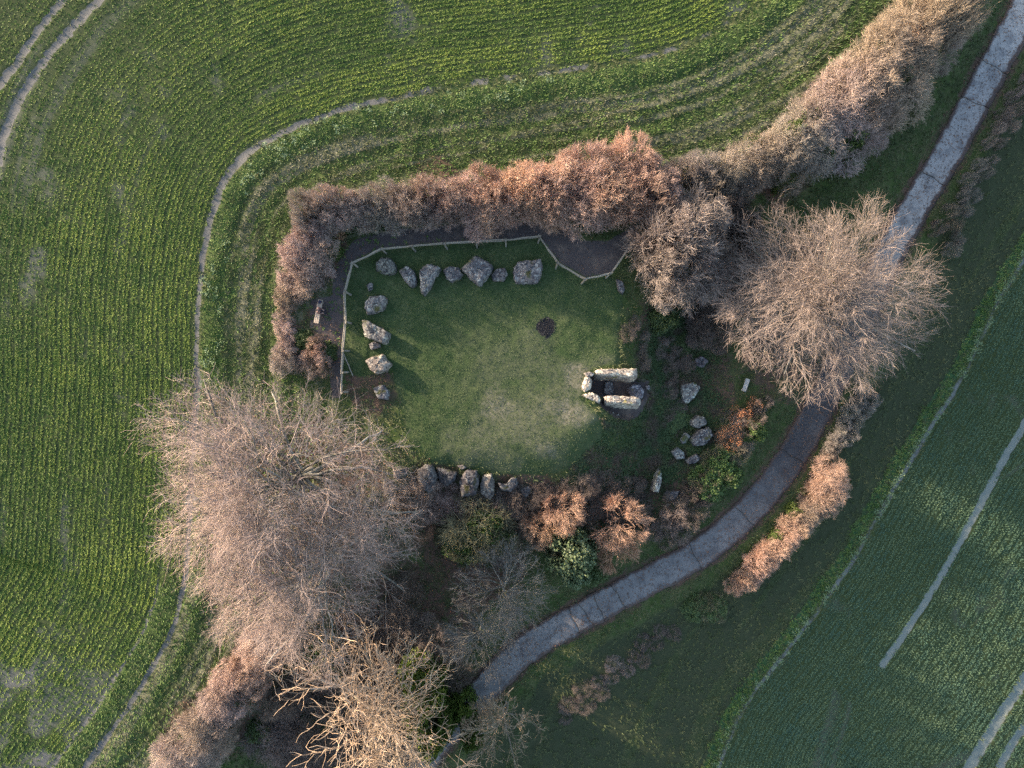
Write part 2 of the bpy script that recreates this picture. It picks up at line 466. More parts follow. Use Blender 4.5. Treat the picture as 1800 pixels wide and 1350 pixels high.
def mat_blade(name, c1, c2, c3=None, trans=0.0):
    g = G(name, 0.7, 0.2)
    r = g.att('rnd'); p = g.pos()
    c = g.mix(r, c1, c2)
    if c3 is not None: c = g.mix(g.rng(g.noise(p, 0.5, 3), 0.45, 0.65), c, c3)
    g.color(c)
    return g.m

def mat_bark():
    g = G("bark", 0.85, 0.2)
    p = g.pos(); tw = g.att('twig')
    limb = g.mix(g.rng(g.noise(p, 3.0, 4), 0.35, 0.7), (0.10, 0.092, 0.075), (0.22, 0.21, 0.185))
    limb = g.mix(g.rng(g.noise(p, 1.1, 3), 0.55, 0.72), limb, (0.10, 0.11, 0.05))
    c = g.mix(tw, limb, g.info("Color"))
    v = g.rng(g.math('POWER', g.att('rnd'), 1.6), 0, 1, 0.68, 1.45)
    n = g.n.new("ShaderNodeVectorMath"); n.operation = 'SCALE'
    g.l.new(c, n.inputs[0]); g.l.new(v, n.inputs["Scale"])
    g.color(n.outputs[0])
    return g.m

def mat_leaf(name, c1, c2, rough=0.55, spec=0.3):
    g = G(name, rough, spec)
    c = g.mix(g.att('rnd'), c1, c2)
    c = g.mix(0.5, c, g.mix(1.0, c, g.info("Color"), 'MULTIPLY'))
    g.color(c)
    return g.m

def mat_stone():
    g = G("sarsen", 0.92, 0.15)
    p = g.coord("Object"); wp = g.pos()
    c = g.mix(g.rng(g.noise(wp, 1.8, 5, 0.65), 0.35, 0.65), (0.075, 0.070, 0.072), (0.175, 0.165, 0.155))
    dark = g.rng(g.noise(wp, 4.0, 5, 0.7), 0.50, 0.60)
    c = g.mix(dark, c, (0.042, 0.041, 0.044))
    lich = g.math('MULTIPLY', g.rng(g.noise(wp, 5.5, 4, 0.7), 0.53, 0.58), g.rng(g.noise(wp, 1.3, 2), 0.36, 0.55))
    c = g.mix(lich, c, (0.30, 0.30, 0.27))
    c = g.mix(g.rng(g.noise(wp, 0.9, 3), 0.58, 0.70), c, (0.066, 0.068, 0.028))
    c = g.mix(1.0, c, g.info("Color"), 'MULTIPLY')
    g.color(c)
    g.bump(g.math('ADD', g.noise(wp, 9, 5, 0.7), g.math('MULTIPLY', g.vor(wp, 5), 0.4)), 0.8, 0.08)
    return g.m

def mat_wood(name, c1, c2):
    g = G(name, 0.8, 0.2)
    p = g.coord("Object")
    c = g.mix(g.rng(g.noise(p, 14, 4, 0.7), 0.3, 0.7), c1, c2)
    g.color(g.mix(1.0, c, g.info("Color"), 'MULTIPLY'))
    g.bump(g.noise(p, 30, 3), 0.3, 0.01)
    return g.m

def mat_concrete():
    g = G("concrete", 0.9, 0.2)
    p = g.pos()
    c = g.mix(g.rng(g.noise(p, 14, 4, 0.7), 0.3, 0.7), (0.24, 0.232, 0.222), (0.40, 0.385, 0.365))
    c = g.mix(g.rng(g.noise(p, 0.9, 4, 0.6), 0.45, 0.7), c, (0.17, 0.165, 0.165))
    c = g.mix(g.rng(g.noise(p, 40, 2), 0.6, 0.72), c, (0.12, 0.11, 0.105))
    c = g.mix(1.0, c, g.info("Color"), 'MULTIPLY')
    dark_tone = g.mix(g.rng(g.noise(p, 6, 4), 0.3, 0.7), (0.032, 0.031, 0.034), (0.062, 0.060, 0.063))     # dark tone, strongest along the middle of the lane
    c = g.mix(g.math('ADD', g.att('tone'), g.math('MULTIPLY', g.math('SUBTRACT', g.noise(p, 0.7, 4), 0.5), 0.45)), dark_tone, c)
    # leaf mould creeping in from the edges
    e = g.math('ADD', g.att('edge'), g.math('MULTIPLY', g.math('SUBTRACT', g.noise(p, 1.6, 4, 0.7), 0.5), 0.55))
    c = g.mix(g.rng(e, 0.72, 0.92), c, g.mix(g.rng(g.noise(p, 25, 2), 0.3, 0.7), (0.045, 0.036, 0.034), (0.105, 0.075, 0.065)))
    g.color(c)
    g.bump(g.noise(p, 35, 4, 0.7), 0.4, 0.015)
    return g.m

def mat_plain(name, c, rough=0.8):
    g = G(name, rough, 0.25)
    p = g.coord("Object")
    g.color(g.mix(g.rng(g.noise(p, 18, 3), 0.3, 0.7), tuple(v * 0.75 for v in c), tuple(min(1, v * 1.2) for v in c)))
    return g.m

M = {}
M['ground'] = mat_ground()
M['bark'] = mat_bark()
M['stone'] = mat_stone()
M['wood'] = mat_wood("weathered_wood", (0.13, 0.115, 0.095), (0.28, 0.255, 0.21))
M['bench'] = mat_wood("bench_wood", (0.34, 0.30, 0.25), (0.46, 0.41, 0.35))
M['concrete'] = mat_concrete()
M['crop'] = mat_blade("crop_blades", (0.048, 0.094, 0.018), (0.170, 0.222, 0.040), (0.074, 0.124, 0.024))
M['cropE'] = mat_blade("crop_blades_east", (0.050, 0.094, 0.054), (0.098, 0.146, 0.078), (0.060, 0.112, 0.072))
M['rough'] = mat_blade("rough_grass_blades", (0.050, 0.074, 0.026), (0.125, 0.132, 0.062), (0.070, 0.092, 0.040))
M['lushg'] = mat_blade("lush_grass_blades", (0.060, 0.112, 0.024), (0.130, 0.190, 0.055))
M['straw'] = mat_blade("straw_blades", (0.11, 0.115, 0.062), (0.25, 0.235, 0.16))
M['lawn'] = mat_blade("lawn_blades", (0.040, 0.066, 0.024), (0.085, 0.108, 0.055))
M['litter'] = mat_blade("dead_leaves", (0.085, 0.050, 0.034), (0.21, 0.115, 0.068), (0.10, 0.07, 0.055))
M['ivy'] = mat_blade("ivy_leaves", (0.016, 0.034, 0.012), (0.052, 0.080, 0.030), (0.060, 0.045, 0.032))
M['weed'] = mat_blade("weed_leaves", (0.07, 0.12, 0.05), (0.17, 0.22, 0.12))
M['leafg'] = mat_leaf("green_leaves", (0.025, 0.048, 0.014), (0.075, 0.105, 0.030))
M['leafh'] = mat_leaf("holly_leaves", (0.055, 0.090, 0.042), (0.165, 0.195, 0.115), 0.4, 0.4)
M['leafo'] = mat_leaf("beech_leaves", (0.22, 0.115, 0.062), (0.42, 0.24, 0.14))

# ------------------------------------------------------------------ ground sheet
def axis(lo, hi, step, far):
    c = np.arange(lo, hi + 1e-6, step)
    e = []; d = step; p = hi
    while p < far:
        d *= 1.45; p += d; e.append(p)
    e2 = []; d = step; p = lo
    while p > -far:
        d *= 1.45; p -= d; e2.append(p)
    return np.concatenate([np.array(e2[::-1]), c, np.array(e)])

def build_ground():
    xs = axis(-48, 54, 0.2, 700); ys = axis(-41.4, 37, 0.2, 700)
    X, Y = np.meshgrid(xs, ys)
    x = X.ravel(); y = Y.ravel()
    inn = (np.abs(x) < 55.9) & (np.abs(y) < 43.9)
    z = hfast(x, y); z[~inn] = height(x[~inn], y[~inn])
    m = mfast(x, y); mo = masks(x[~inn], y[~inn])
    for k in m: m[k][~inn] = mo[k]
    z = z - 0.05 * m['tram'] - 0.03 * m['soil'] + 0.05 * m['lush']
    nx, ny = len(xs), len(ys)
    i = np.arange(nx * ny).reshape(ny, nx)
    Q = np.stack([i[:-1, :-1], i[:-1, 1:], i[1:, 1:], i[1:, :-1]], -1).reshape(-1, 4)
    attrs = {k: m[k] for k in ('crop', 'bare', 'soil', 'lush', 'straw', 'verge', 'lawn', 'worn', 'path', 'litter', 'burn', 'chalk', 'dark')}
    me = mesh_np("ground", np.stack([x, y, z], -1), Q, None, attrs, True)
    tag(link("ground", me, M['ground']), kind="structure")
build_ground()

# ------------------------------------------------------------------ road of concrete slabs
def build_road():
    root = empty("road", (0, 0, 0)); root["kind"] = "structure"
    L = ROAD_L
    def at(s):
        s = np.clip(s, 0, L[-1]); i = min(np.searchsorted(L, s, 'right') - 1, len(L) - 2)
        f = (s - L[i]) / (L[i + 1] - L[i])
        p = ROAD[i] * (1 - f) + ROAD[i + 1] * f
        d = ROAD[min(i + 2, len(ROAD) - 1)] - ROAD[max(i - 1, 0)]; d = d / np.hypot(*d)
        return p, d
    def arc(px, py):
        x, y = px2w(px, py, -4.0)
        return dist_line(np.array([x]), np.array([y]), ROAD)[1][0]
    joints = sorted([arc(*p) for p in ((822, 1222), (1010, 1095), (1030, 1082), (1052, 1068), (1088, 1050), (1226, 982), (1310, 905), (1395, 800), (1470, 650), (1530, 520), (1635, 322), (1703, 195), (1744, 138))])
    joints = [0] + joints + [L[-1]]
    rng = np.random.RandomState(4)
    for k in range(len(joints) - 1):
        s0, s1 = joints[k], joints[k + 1]
        n = max(3, int((s1 - s0) / 0.3)); cols = 13; mid0 = (s0 + s1) / 2 / L[-1]
        V = []; E = []; TN_ = []
        sk0 = 0.12 * math.sin(k * 2.7); sk1 = 0.12 * math.sin((k + 1) * 2.7)
        for a in range(n + 1):
            for b in range(cols):
                u = b / (cols - 1) * 2 - 1
                f = a / n
                gap = 0.05 if mid0 > .7 else 0.022
                wob0 = 0.06 * math.sin(u * 5 + k * 3) ; wob1 = 0.06 * math.sin(u * 5 + (k + 1) * 3)
                sa = s0 + gap + sk0 * u + wob0; sb = s1 - gap + sk1 * u + wob1
                s = sa + (sb - sa) * f
                p, d = at(s)
                nrm = np.array([d[1], -d[0]])
                hw = 1.42 + 0.05 * math.sin(s * 1.7) + 0.04 * math.sin(s * 4.1)
                q = p + nrm * u * hw
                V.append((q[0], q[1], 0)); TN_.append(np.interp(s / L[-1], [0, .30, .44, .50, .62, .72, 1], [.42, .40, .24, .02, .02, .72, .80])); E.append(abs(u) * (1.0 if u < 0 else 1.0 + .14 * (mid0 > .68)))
        V = np.array(V)
        V[:, 2] = height(V[:, 0], V[:, 1], False) + 0.10
        nv = len(V)
        Q = []
        for a in range(n):
            for b in range(cols - 1):
                Q.append((a * cols + b, a * cols + b + 1, (a + 1) * cols + b + 1, (a + 1) * cols + b))
        ring = [b for b in range(cols)] + [a * cols + cols - 1 for a in range(1, n + 1)] + [n * cols + b for b in range(cols - 2, -1, -1)] + [a * cols for a in range(n - 1, 0, -1)]
        B = V[ring].copy(); B[:, 2] -= 0.25
        V2 = np.vstack([V, B])
        for j in range(len(ring)):
            j2 = (j + 1) % len(ring)
            Q.append((ring[j2], ring[j], nv + j, nv + j2))
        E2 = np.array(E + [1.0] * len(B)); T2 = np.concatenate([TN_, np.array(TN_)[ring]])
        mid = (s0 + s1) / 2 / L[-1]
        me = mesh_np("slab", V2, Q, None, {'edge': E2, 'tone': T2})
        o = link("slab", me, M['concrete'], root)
        v = 1.0 + rng.uniform(-0.06, 0.06)
        o.color = (v, v, v * 1.01, 1)
build_road()

# ------------------------------------------------------------------ blades, leaves
def norm(v): return v / (np.linalg.norm(v, axis=-1, keepdims=True) + 1e-9)

def blades(P, nb, length, width, lean, rng, tint=None):
    """P (N,3) tuft roots -> single-triangle blades"""
    N = len(P)
    a = rng.uniform(0, 2 * PI, (N, nb)); ln = length * rng.uniform(0.6, 1.3, (N, nb))
    le = lean * rng.uniform(0.5, 1.25, (N, nb))
    dx = np.cos(a); dy = np.sin(a)
    off = rng.normal(0, width * 0.7, (N, nb, 2))
    base = P[:, None, :] + np.concatenate([off, np.zeros((N, nb, 1))], -1)
    tip = base + np.stack([dx * np.sin(le) * ln, dy * np.sin(le) * ln, np.cos(le) * ln], -1)
    side = np.stack([-dy, dx, np.zeros_like(dx)], -1) * (width / 2)
    V = np.stack([base - side, base + side, tip], 2).reshape(-1, 3)
    T = np.arange(N * nb * 3).reshape(-1, 3)
    r = rng.uniform(0, 1, (N, nb)) * 0.35 + (rng.uniform(0, 1, (N, 1)) if tint is None else tint[:, None]) * 0.65
    return V, T, np.repeat(r.ravel(), 3)

def leaf_quads(C, size, rng, flat=0.5):
    N = len(C)
    n = rng.normal(0, 1, (N, 3)); n[:, 2] = np.abs(n[:, 2]) + flat; n = norm(n)
    t = norm(np.cross(n, rng.normal(0, 1, (N, 3)))); b = np.cross(n, t)
    s = (size * rng.uniform(0.6, 1.3, N))[:, None]
    V = np.stack([C - t * s, C + b * s * 0.55, C + t * s, C - b * s * 0.55], 1).reshape(-1, 3)
    return V, np.arange(N * 4).reshape(-1, 4), np.repeat(rng.uniform(0, 1, N), 4)

def scatter_xy(rng, n, x0=-47, x1=54, y0=-42, y1=36.5):
    return rng.uniform(x0, x1, n), rng.uniform(y0, y1, n)

def on_road(dR): return np.abs(dR) < 1.35

# drilled crop: rows run parallel to the field edges
def build_crop():
    rng = np.random.RandomState(7)
    def rows(P, side, dmax, sp, step):
        seg = np.diff(P, axis=0); L = np.concatenate([[0], np.cumsum(np.hypot(seg[:, 0], seg[:, 1]))])
        out = []
        d = 0.35
        while d < dmax:
            n = int((L[-1] + 1.2 * d) / step)
            s = np.linspace(0, L[-1], n) + rng.uniform(-step * .4, step * .4, n)
            s = np.clip(s, 0, L[-1] - 1e-6)
            x = np.interp(s, L, P[:, 0]); y = np.interp(s, L, P[:, 1])
            e = 0.9
            tx = np.interp(np.clip(s + e, 0, L[-1]), L, P[:, 0]) - np.interp(np.clip(s - e, 0, L[-1]), L, P[:, 0])
            ty = np.interp(np.clip(s + e, 0, L[-1]), L, P[:, 1]) - np.interp(np.clip(s - e, 0, L[-1]), L, P[:, 1])
            l = np.hypot(tx, ty) + 1e-9
            nx = ty / l * side; ny = -tx / l * side
            j = rng.normal(0, 0.045, n) + 0.05 * np.sin(s * 0.7 + d * 9)
            out.append(np.stack([x + nx * (d + j), y + ny * (d + j)], -1))
            d += sp
        return np.concatenate(out)
    Pw = rows(TRACK, -1, 46, 0.42, 0.068)
    Pe = rows(EDGE_E, 1, 44, 0.34, 0.09)
    for P, nm, mt, lab, ln in ((Pw, "winter_crop", 'crop', "rows of young green crop curving round the left and upper field", 0.20), (Pe, "winter_crop", 'cropE', "darker rows of young crop in the lower right field", 0.145)):
        k = (P[:, 0] > -47) & (P[:, 0] < 54) & (P[:, 1] > -42) & (P[:, 1] < 36)
        P = P[k]
        m = mfast(P[:, 0], P[:, 1])
        pr = m['crop'] * (1 - 0.9 * m['bare']) * (1 - m['soil']) * (0.7 + 0.3 * sstep(0.32, 0.5, fbm(P[:, 0] * .9, P[:, 1] * .9, 83, 3)))
        k = rng.uniform(0, 1, len(P)) < pr
        P = P[k]
        ten = fbm(P[:, 0] * 0.12, P[:, 1] * 0.12, 77, 3)
        m = mfast(P[:, 0], P[:, 1])
        ten = np.clip(0.55 * (ten - 0.3) / 0.4 + 0.35 * sstep(.3, .7, fbm(m['dW'] * .7, m['tW'] * .05, 91, 4)) + .45 * sstep(.35, .65, fbm(m['dW'] * .17, m['tW'] * .025, 92, 3)) - .15, 0, 1)
        z = hfast(P[:, 0], P[:, 1]) - 0.02
        V, T, r = blades(np.column_stack([P, z]), 5, ln * 1.08, 0.075, 1.0, rng, ten)
        tag(link(nm, mesh_np(nm, V, None, T, {'rnd': r}), M[mt]), lab, "crop", kind="stuff")
build_crop()

def build_grass():
    rng = np.random.RandomState(9)
    def put(name, label, n, prob, nb, ln, wd, lean, mat, clump=0.0):
        x, y = scatter_xy(rng, n)
        m = mfast(x, y)
        p = prob(m, x, y) * (~on_road(m['dR']))
        if clump: p = p * sstep(clump - 0.12, clump + 0.12, fbm(x * 1.1, y * 1.1, 61, 3))
        k = rng.uniform(0, 1, n) < p
        x = x[k]; y = y[k]
        z = hfast(x, y) - 0.02
        V, T, r = blades(np.column_stack([x, y, z]), nb, ln, wd, lean, rng, np.clip((fbm(x * .4, y * .4, 71, 3) - .3) / .4, 0, 1))
        tag(link(name, mesh_np(name, V, None, T, {'rnd': r}), M[mat]), label, "grass", kind="stuff")
    open_ = lambda m: (1 - m['crop']) * (1 - m['path']) * (1 - m['soil']) * (1 - 0.75 * m['litter']) * (1 - m['burn'])
    put("rough_grass", "rough tussocky grass on the verges and banks", 110000, lambda m, x, y: open_(m) * (1 - m['lawn']) * (1 - .72 * m['dark']), 5, 0.30, 0.07, 0.85, 'rough')
    put("lush_grass", "bright lush weedy grass along the field edges", 150000, lambda m, x, y: np.clip(m['lush'] + m['verge'], 0, 1) * (1 - m['soil']), 5, 0.30, 0.10, 0.85, 'lushg')
    put("dry_grass", "pale dry grass in streaks along the field margin", 170000, lambda m, x, y: open_(m) * np.clip(m['straw'], 0, 1) * (1 - m['lawn']), 5, 0.24, 0.055, 1.1, 'straw')
    put("lawn_grass", "short mown grass on the mound", 260000, lambda m, x, y: m['lawn'] * (1 - 0.55 * m['worn']) * (1 - m['burn']) * (1 - m['path']), 3, 0.12, 0.06, 0.9, 'lawn')
    # dead leaves
    n = 150000
    x, y = scatter_xy(rng, n)
    m = mfast(x, y)
    p = m['litter'] * (1 - m['lawn'])
    p = np.maximum(p, 0.6 * sstep(1.9, 1.35, np.abs(m['dR'])) * sstep(0.85, 1.25, np.abs(m['dR'])) * sstep(0.4, 0.6, fbm(x * .5, y * .5, 5, 3)))
    p = np.maximum(p, 0.12 * m['path'])
    k = rng.uniform(0, 1, n) < p
    x = x[k]; y = y[k]
    z = hfast(x, y) + rng.uniform(0.015, 0.07, len(x)) + 0.1 * (np.abs(m['dR'][k]) < 1.5)
    V, Q, r = leaf_quads(np.column_stack([x, y, z]), 0.075, rng, 2.0)
    tag(link("leaf_litter", mesh_np("leaf_litter", V, Q, None, {'rnd': r}), M['litter']), "brown dead leaves lying under the trees and along the road edges", "leaf litter", kind="stuff")
build_grass()

def build_groundcover():
    rng = np.random.RandomState(15)
    n = 120000
    x, y = scatter_xy(rng, n, 5, 24, -14, 10)
    sd = -dist_line(x, y, RIM)[0]
    m = mfast(x, y)
    p = np.where(y < -3.0, sstep(-3.6, -2.0, sd), sstep(-0.6, 0.6, sd)) * (1 - m['lawn']) * sstep(9.5, 5.5, sd) * (1 - m['path']) * sstep(2.0, 3.0, np.abs(m['dR'])) * (0.25 + 0.75 * sstep(.35, .6, fbm(x * .5, y * .5, 33, 3)))
    k = rng.uniform(0, 1, n) < p
    x = x[k]; y = y[k]
    z = hfast(x, y) + 0.03 + 0.28 * fbm(x * .8, y * .8, 35, 3) * rng.uniform(.2, 1, len(x))
    V, Q, r = leaf_quads(np.column_stack([x, y, z]), 0.10, rng, 1.2)
    tag(link("ground_ivy", mesh_np("ground_ivy", V, Q, None, {'rnd': r}), M['ivy']), "dark ivy and brambles carpeting the shaded slope around the chamber", "ivy", kind="stuff")
    # pale weeds along the field edge
    k = rng.randint(0, len(MGRID['dW'].ravel()), 40000)
    X = _GXX.ravel()[k]; Y = _GYY.ravel()[k]; d = MGRID['dW'].ravel()[k]
    sel = (d > .25) & (d < 2.2) & (X < 4) & (Y > -2) & (fbm(X * .45, Y * .45, 37, 2) > .5)
    X = X[sel][:90]; Y = Y[sel][:90]
    ke = rng.randint(0, len(MGRID['dE'].ravel()), 90000); de = MGRID['dE'].ravel()[ke]
    se = (de > -.7) & (de < .05) & (_GXX.ravel()[ke] > 12)
    X = np.concatenate([X, _GXX.ravel()[ke][se][:200]]); Y = np.concatenate([Y, _GYY.ravel()[ke][se][:200]])
    c = np.repeat(np.column_stack([X, Y, hfast(X, Y) + .28]), 16, 0) + rng.normal(0, 1, (len(X) * 16, 3)) * [.15, .15, .06]
    V, Q, r = leaf_quads(c, 0.07, rng, 1.5)
    tag(link("verge_weeds", mesh_np("verge_weeds", V, Q, None, {'rnd': r}), M['weed']), "pale leafy weeds dotted along the edges of the two fields", "weeds", kind="stuff")
build_groundcover()

# ------------------------------------------------------------------ bare trees
def tubes(P, R, sides, twig, rng):
    """P (N,k,3) paths, R (N,k) radii"""
    N, k, _ = P.shape
    T = np.empty_like(P); T[:, 1:-1] = P[:, 2:] - P[:, :-2]; T[:, 0] = P[:, 1] - P[:, 0]; T[:, -1] = P[:, -1] - P[:, -2]
    T = norm(T)
    ref = np.where(np.abs(T[:, :1, 2:3]) > 0.9, np.array([1.0, 0, 0]), np.array([0, 0, 1.0]))
    n1 = norm(np.cross(T, np.broadcast_to(ref, T.shape))); n2 = np.cross(T, n1)
    a = np.arange(sides) * 2 * PI / sides
    V = P[:, :, None, :] + R[:, :, None, None] * (np.cos(a)[None, None, :, None] * n1[:, :, None, :] + np.sin(a)[None, None, :, None] * n2[:, :, None, :])
    i = np.arange(N * k * sides).reshape(N, k, sides)
    j = np.roll(i, -1, axis=2)
    Q = np.stack([i[:, :-1], j[:, :-1], j[:, 1:], i[:, 1:]], -1).reshape(-1, 4)
    r = np.repeat(rng.uniform(0, 1, N), k * sides)
    return V.reshape(-1, 3), Q, np.full(N * k * sides, twig), r

def merge(parts):
    V = []; Q = []; A = []; B = []; o = 0
    for v, q, a, r in parts:
        V.append(v); Q.append(q + o); A.append(a); B.append(r); o += len(v)
    return np.concatenate(V), np.concatenate(Q), np.concatenate(A), np.concatenate(B)

def grow(rng, S, D, Ln, nseg, wander, up, out=0.0, cen=None, r0=None, r1=None):
    P = [S]; d = norm(D)
    for i in range(nseg):
        d = d + rng.normal(0, wander, d.shape)
        d[:, 2] += up
        if out and cen is not None:
            d = d + out * norm(P[-1] - cen)
        d = norm(d)
        P.append(P[-1] + d * (Ln / nseg)[:, None])
    P = np.stack(P, 1)
    t = np.linspace(0, 1, nseg + 1)[None, :]
    R = r0[:, None] * (1 - t) + r1[:, None] * t
    return P, R

def spawn(rng, P, R, n, tmin, amin, amax, tmax=1.0, bytop=False):
    N, k, _ = P.shape
    u = (np.arange(n)[None, :] + rng.uniform(0, 1, (N, n))) / n
    t = tmin + (tmax - tmin) * u
    f = t * (k - 1); i = np.minimum(f.astype(int), k - 2); f = f - i
    I = np.arange(N)[:, None]
    S = P[I, i] * (1 - f[..., None]) + P[I, i + 1] * f[..., None]
    T = norm(P[I, i + 1] - P[I, i])
    r = R[I, i] * (1 - f) + R[I, i + 1] * f
    az = rng.uniform(0, 2 * PI, (N, 1)) + np.arange(n)[None, :] * 2.4 + rng.normal(0, .2, (N, n))
    ref = np.where(np.abs(T[..., 2:3]) > 0.9, np.array([1.0, 0, 0]), np.array([0, 0, 1.0]))
    n1 = norm(np.cross(T, np.broadcast_to(ref, T.shape))); n2 = np.cross(T, n1)
    ang = rng.uniform(amin, amax, (N, n))
    if bytop: ang = (1.35 - 1.05 * (t - tmin) / (1 - tmin)) + rng.normal(0, .12, (N, n))
    D = T * np.cos(ang)[..., None] + (n1 * np.cos(az)[..., None] + n2 * np.sin(az)[..., None]) * np.sin(ang)[..., None]
    return S.reshape(-1, 3), D.reshape(-1, 3), r.ravel(), t.ravel()

def env_len(S, D, cen, rad, lumps, rng):
    q = (S - cen) / rad; dq = norm(D) / rad
    az = np.arctan2(q[:, 1], q[:, 0])
    lim = 1.0 + sum(a * np.sin(az * f + ph) for a, f, ph in lumps) + rng.normal(0, 0.05, len(S))
    A = (dq ** 2).sum(1); B = (q * dq).sum(1); C = (q ** 2).sum(1) - lim ** 2
    disc = B * B - A * C
    s = np.where(disc > 0, (-B + np.sqrt(np.maximum(disc, 0))) / A, 0.0)
    return np.maximum(s, 0.12)

def bare_tree(name, label, px, py, R, Ht, zc, counts, col, seed, trunk_r=0.35, thick=1.0, up=0.05, out=0.10, wander=0.10, zbase=None, stems=1, cat="tree", lean=None, group=None, crown_base=0.16, limb_tw=0.0):
    """crown centred over plan position (px, py) at height zc above the ground"""
    rng = np.random.RandomState(seed)
    x, y, z = W(px, py, zc)
    cx, cy = x, y
    if lean: x, y = x + lean[0], y + lean[1]
    z = hz(x, y) - 0.15
    root = empty(name, (x, y, z), label, cat, group)
    cen = np.array([cx - x, cy - y, Ht * (0.5 + crown_base * 0.5)])
    rad = np.array([R, R, Ht * (0.5 - crown_base * 0.5)])
    lumps = [(0.04, 2, rng.uniform(0, 6)), (0.04, 3, rng.uniform(0, 6)), (0.04, 5, rng.uniform(0, 6)), (0.03, 9, rng.uniform(0, 6))]
    S = np.column_stack([rng.normal(0, 0.15 * (stems > 1), stems), rng.normal(0, 0.15 * (stems > 1), stems), np.zeros(stems)])
    D = np.column_stack([rng.normal(0, 0.05 + 0.22 * (stems > 1), (stems, 2)), np.ones(stems)])
    if lean: D[:, :2] -= np.array(lean) / Ht * 1.2
    P, Rr = grow(rng, S, D, np.full(stems, Ht * 0.62), 8, 0.05, 0.03, r0=np.full(stems, trunk_r / stems ** .4), r1=np.full(stems, trunk_r * 0.22))
    trunk = [tubes(P, Rr, 8, limb_tw, rng)]
    crown = []
    specs = [dict(tmin=.24, a=(.6, 1.25), frac=(.72, .95), seg=10, rk=.5, rmax=trunk_r * .36, wd=wander, up=up),
             dict(tmin=.13, a=(.45, 1.2), frac=(.55, .95), seg=7, rk=.6, rmax=.078 * thick, wd=wander * 1.3, up=up),
             dict(tmin=.30, a=(.4, 1.05), frac=(.4, .9), seg=5, rk=.65, rmax=.046 * thick, wd=wander * 1.5, up=up),
             dict(tmin=.20, a=(.35, .95), frac=(.4, .9), seg=3, rk=.65, rmax=.028 * thick, wd=wander * 1.6, up=up)]
    maxl = [99, R * .46, R * .24, R * .125]
    for li, (n, sp) in enumerate(zip(counts, specs)):
        S, D, r, t = spawn(rng, P, Rr, n, sp['tmin'], *sp['a'], bytop=(li == 0))
        q = norm(S - cen)
        D = norm(D + 0.2 * q * (li > 0))
        Le = env_len(S, D, cen, rad, lumps, rng)
        Ln = np.minimum(Le * rng.uniform(*sp['frac'], len(S)), maxl[li] * rng.uniform(.6, 1.25, len(S)))
        if li == 0: Ln = Le * rng.uniform(*sp['frac'], len(S)) * (1 - 0.15 * t)
        k = Ln > 0.1
        S, D, r, Ln = S[k], D[k], r[k], Ln[k]
        r0 = np.minimum(r * sp['rk'], sp['rmax'])
        r0 = np.maximum(r0, 0.016 * thick)
        P, Rr = grow(rng, S, D, Ln, sp['seg'], sp['wd'], sp['up'], out * (1, .8, .4, .3)[li], cen, r0, np.maximum(r0 * .4, 0.009 * thick))
        tw = (limb_tw, .35 + limb_tw * .65, .8, 1.0)[li]
        tb = tubes(P, Rr, 5 if li == 0 else 3, tw, rng)
        (trunk if li < 2 else crown).append(tb)
    for nm, lst in (("trunk", trunk), ("crown", crown)):
        V, Q, a, r = merge(lst)
        o = link(nm, mesh_np(nm, V, Q, None, {'twig': a, 'rnd': r}, True), M['bark'], root)
        o.color = (*col, 1)
    return root

TREE_PINK = (0.36, 0.275, 0.235)
TREE_TAN = (0.335, 0.26, 0.195)
bare_tree("beech_tree", "huge spreading bare tree with pale pinkish twigs reaching over the left field", 498, 850, 11.6, 14.5, 7.5, (36, 8, 7, 8), (0.33, 0.252, 0.217), 3, 0.48, wander=0.21, up=0.01, thick=.64)
bare_tree("beech_tree", "wide bare grey pink tree just below the huge spreading one at the left", 560, 1015, 9.4, 12.5, 6.5, (28, 8, 7, 8), (0.30, 0.23, 0.198), 5, 0.42, wander=0.21, up=0.01, thick=.64)
right_tree = bare_tree("beech_tree", "large round bare tan tree overhanging the road on the right", 1450, 518, 9.6, 13.0, 6.5, (44, 8, 8, 8), (0.275, 0.218, 0.186), 11, 0.38, thick=.60, up=0.02, wander=0.13)
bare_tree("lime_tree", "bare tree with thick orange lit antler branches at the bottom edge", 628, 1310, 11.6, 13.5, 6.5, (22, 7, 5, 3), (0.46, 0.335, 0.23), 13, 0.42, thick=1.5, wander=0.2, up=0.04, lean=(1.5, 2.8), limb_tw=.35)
bare_tree("lime_tree", "smaller bare tree with dim forked branches hanging over the road bend at the bottom", 880, 1305, 4.6, 9.0, 5.0, (13, 7, 5, 3), (0.28, 0.21, 0.14), 17, 0.22, thick=1.3, wander=0.18, up=0.04, lean=(0.5, 1.2), limb_tw=.35)
bare_tree("ash_tree", "slender grey bare tree leaning over the pale bend of the road", 880, 1045, 4.9, 9.5, 5.5, (18, 8, 6, 4), (0.155, 0.145, 0.132), 19, 0.16, wander=0.13, thick=.7)
bare_tree("ash_tree", "small grey bare tree below the slender one beside the road bend", 845, 1125, 4.1, 8.0, 4.5, (16, 8, 5, 4), (0.155, 0.145, 0.132), 23, 0.14, wander=0.13, thick=.7)

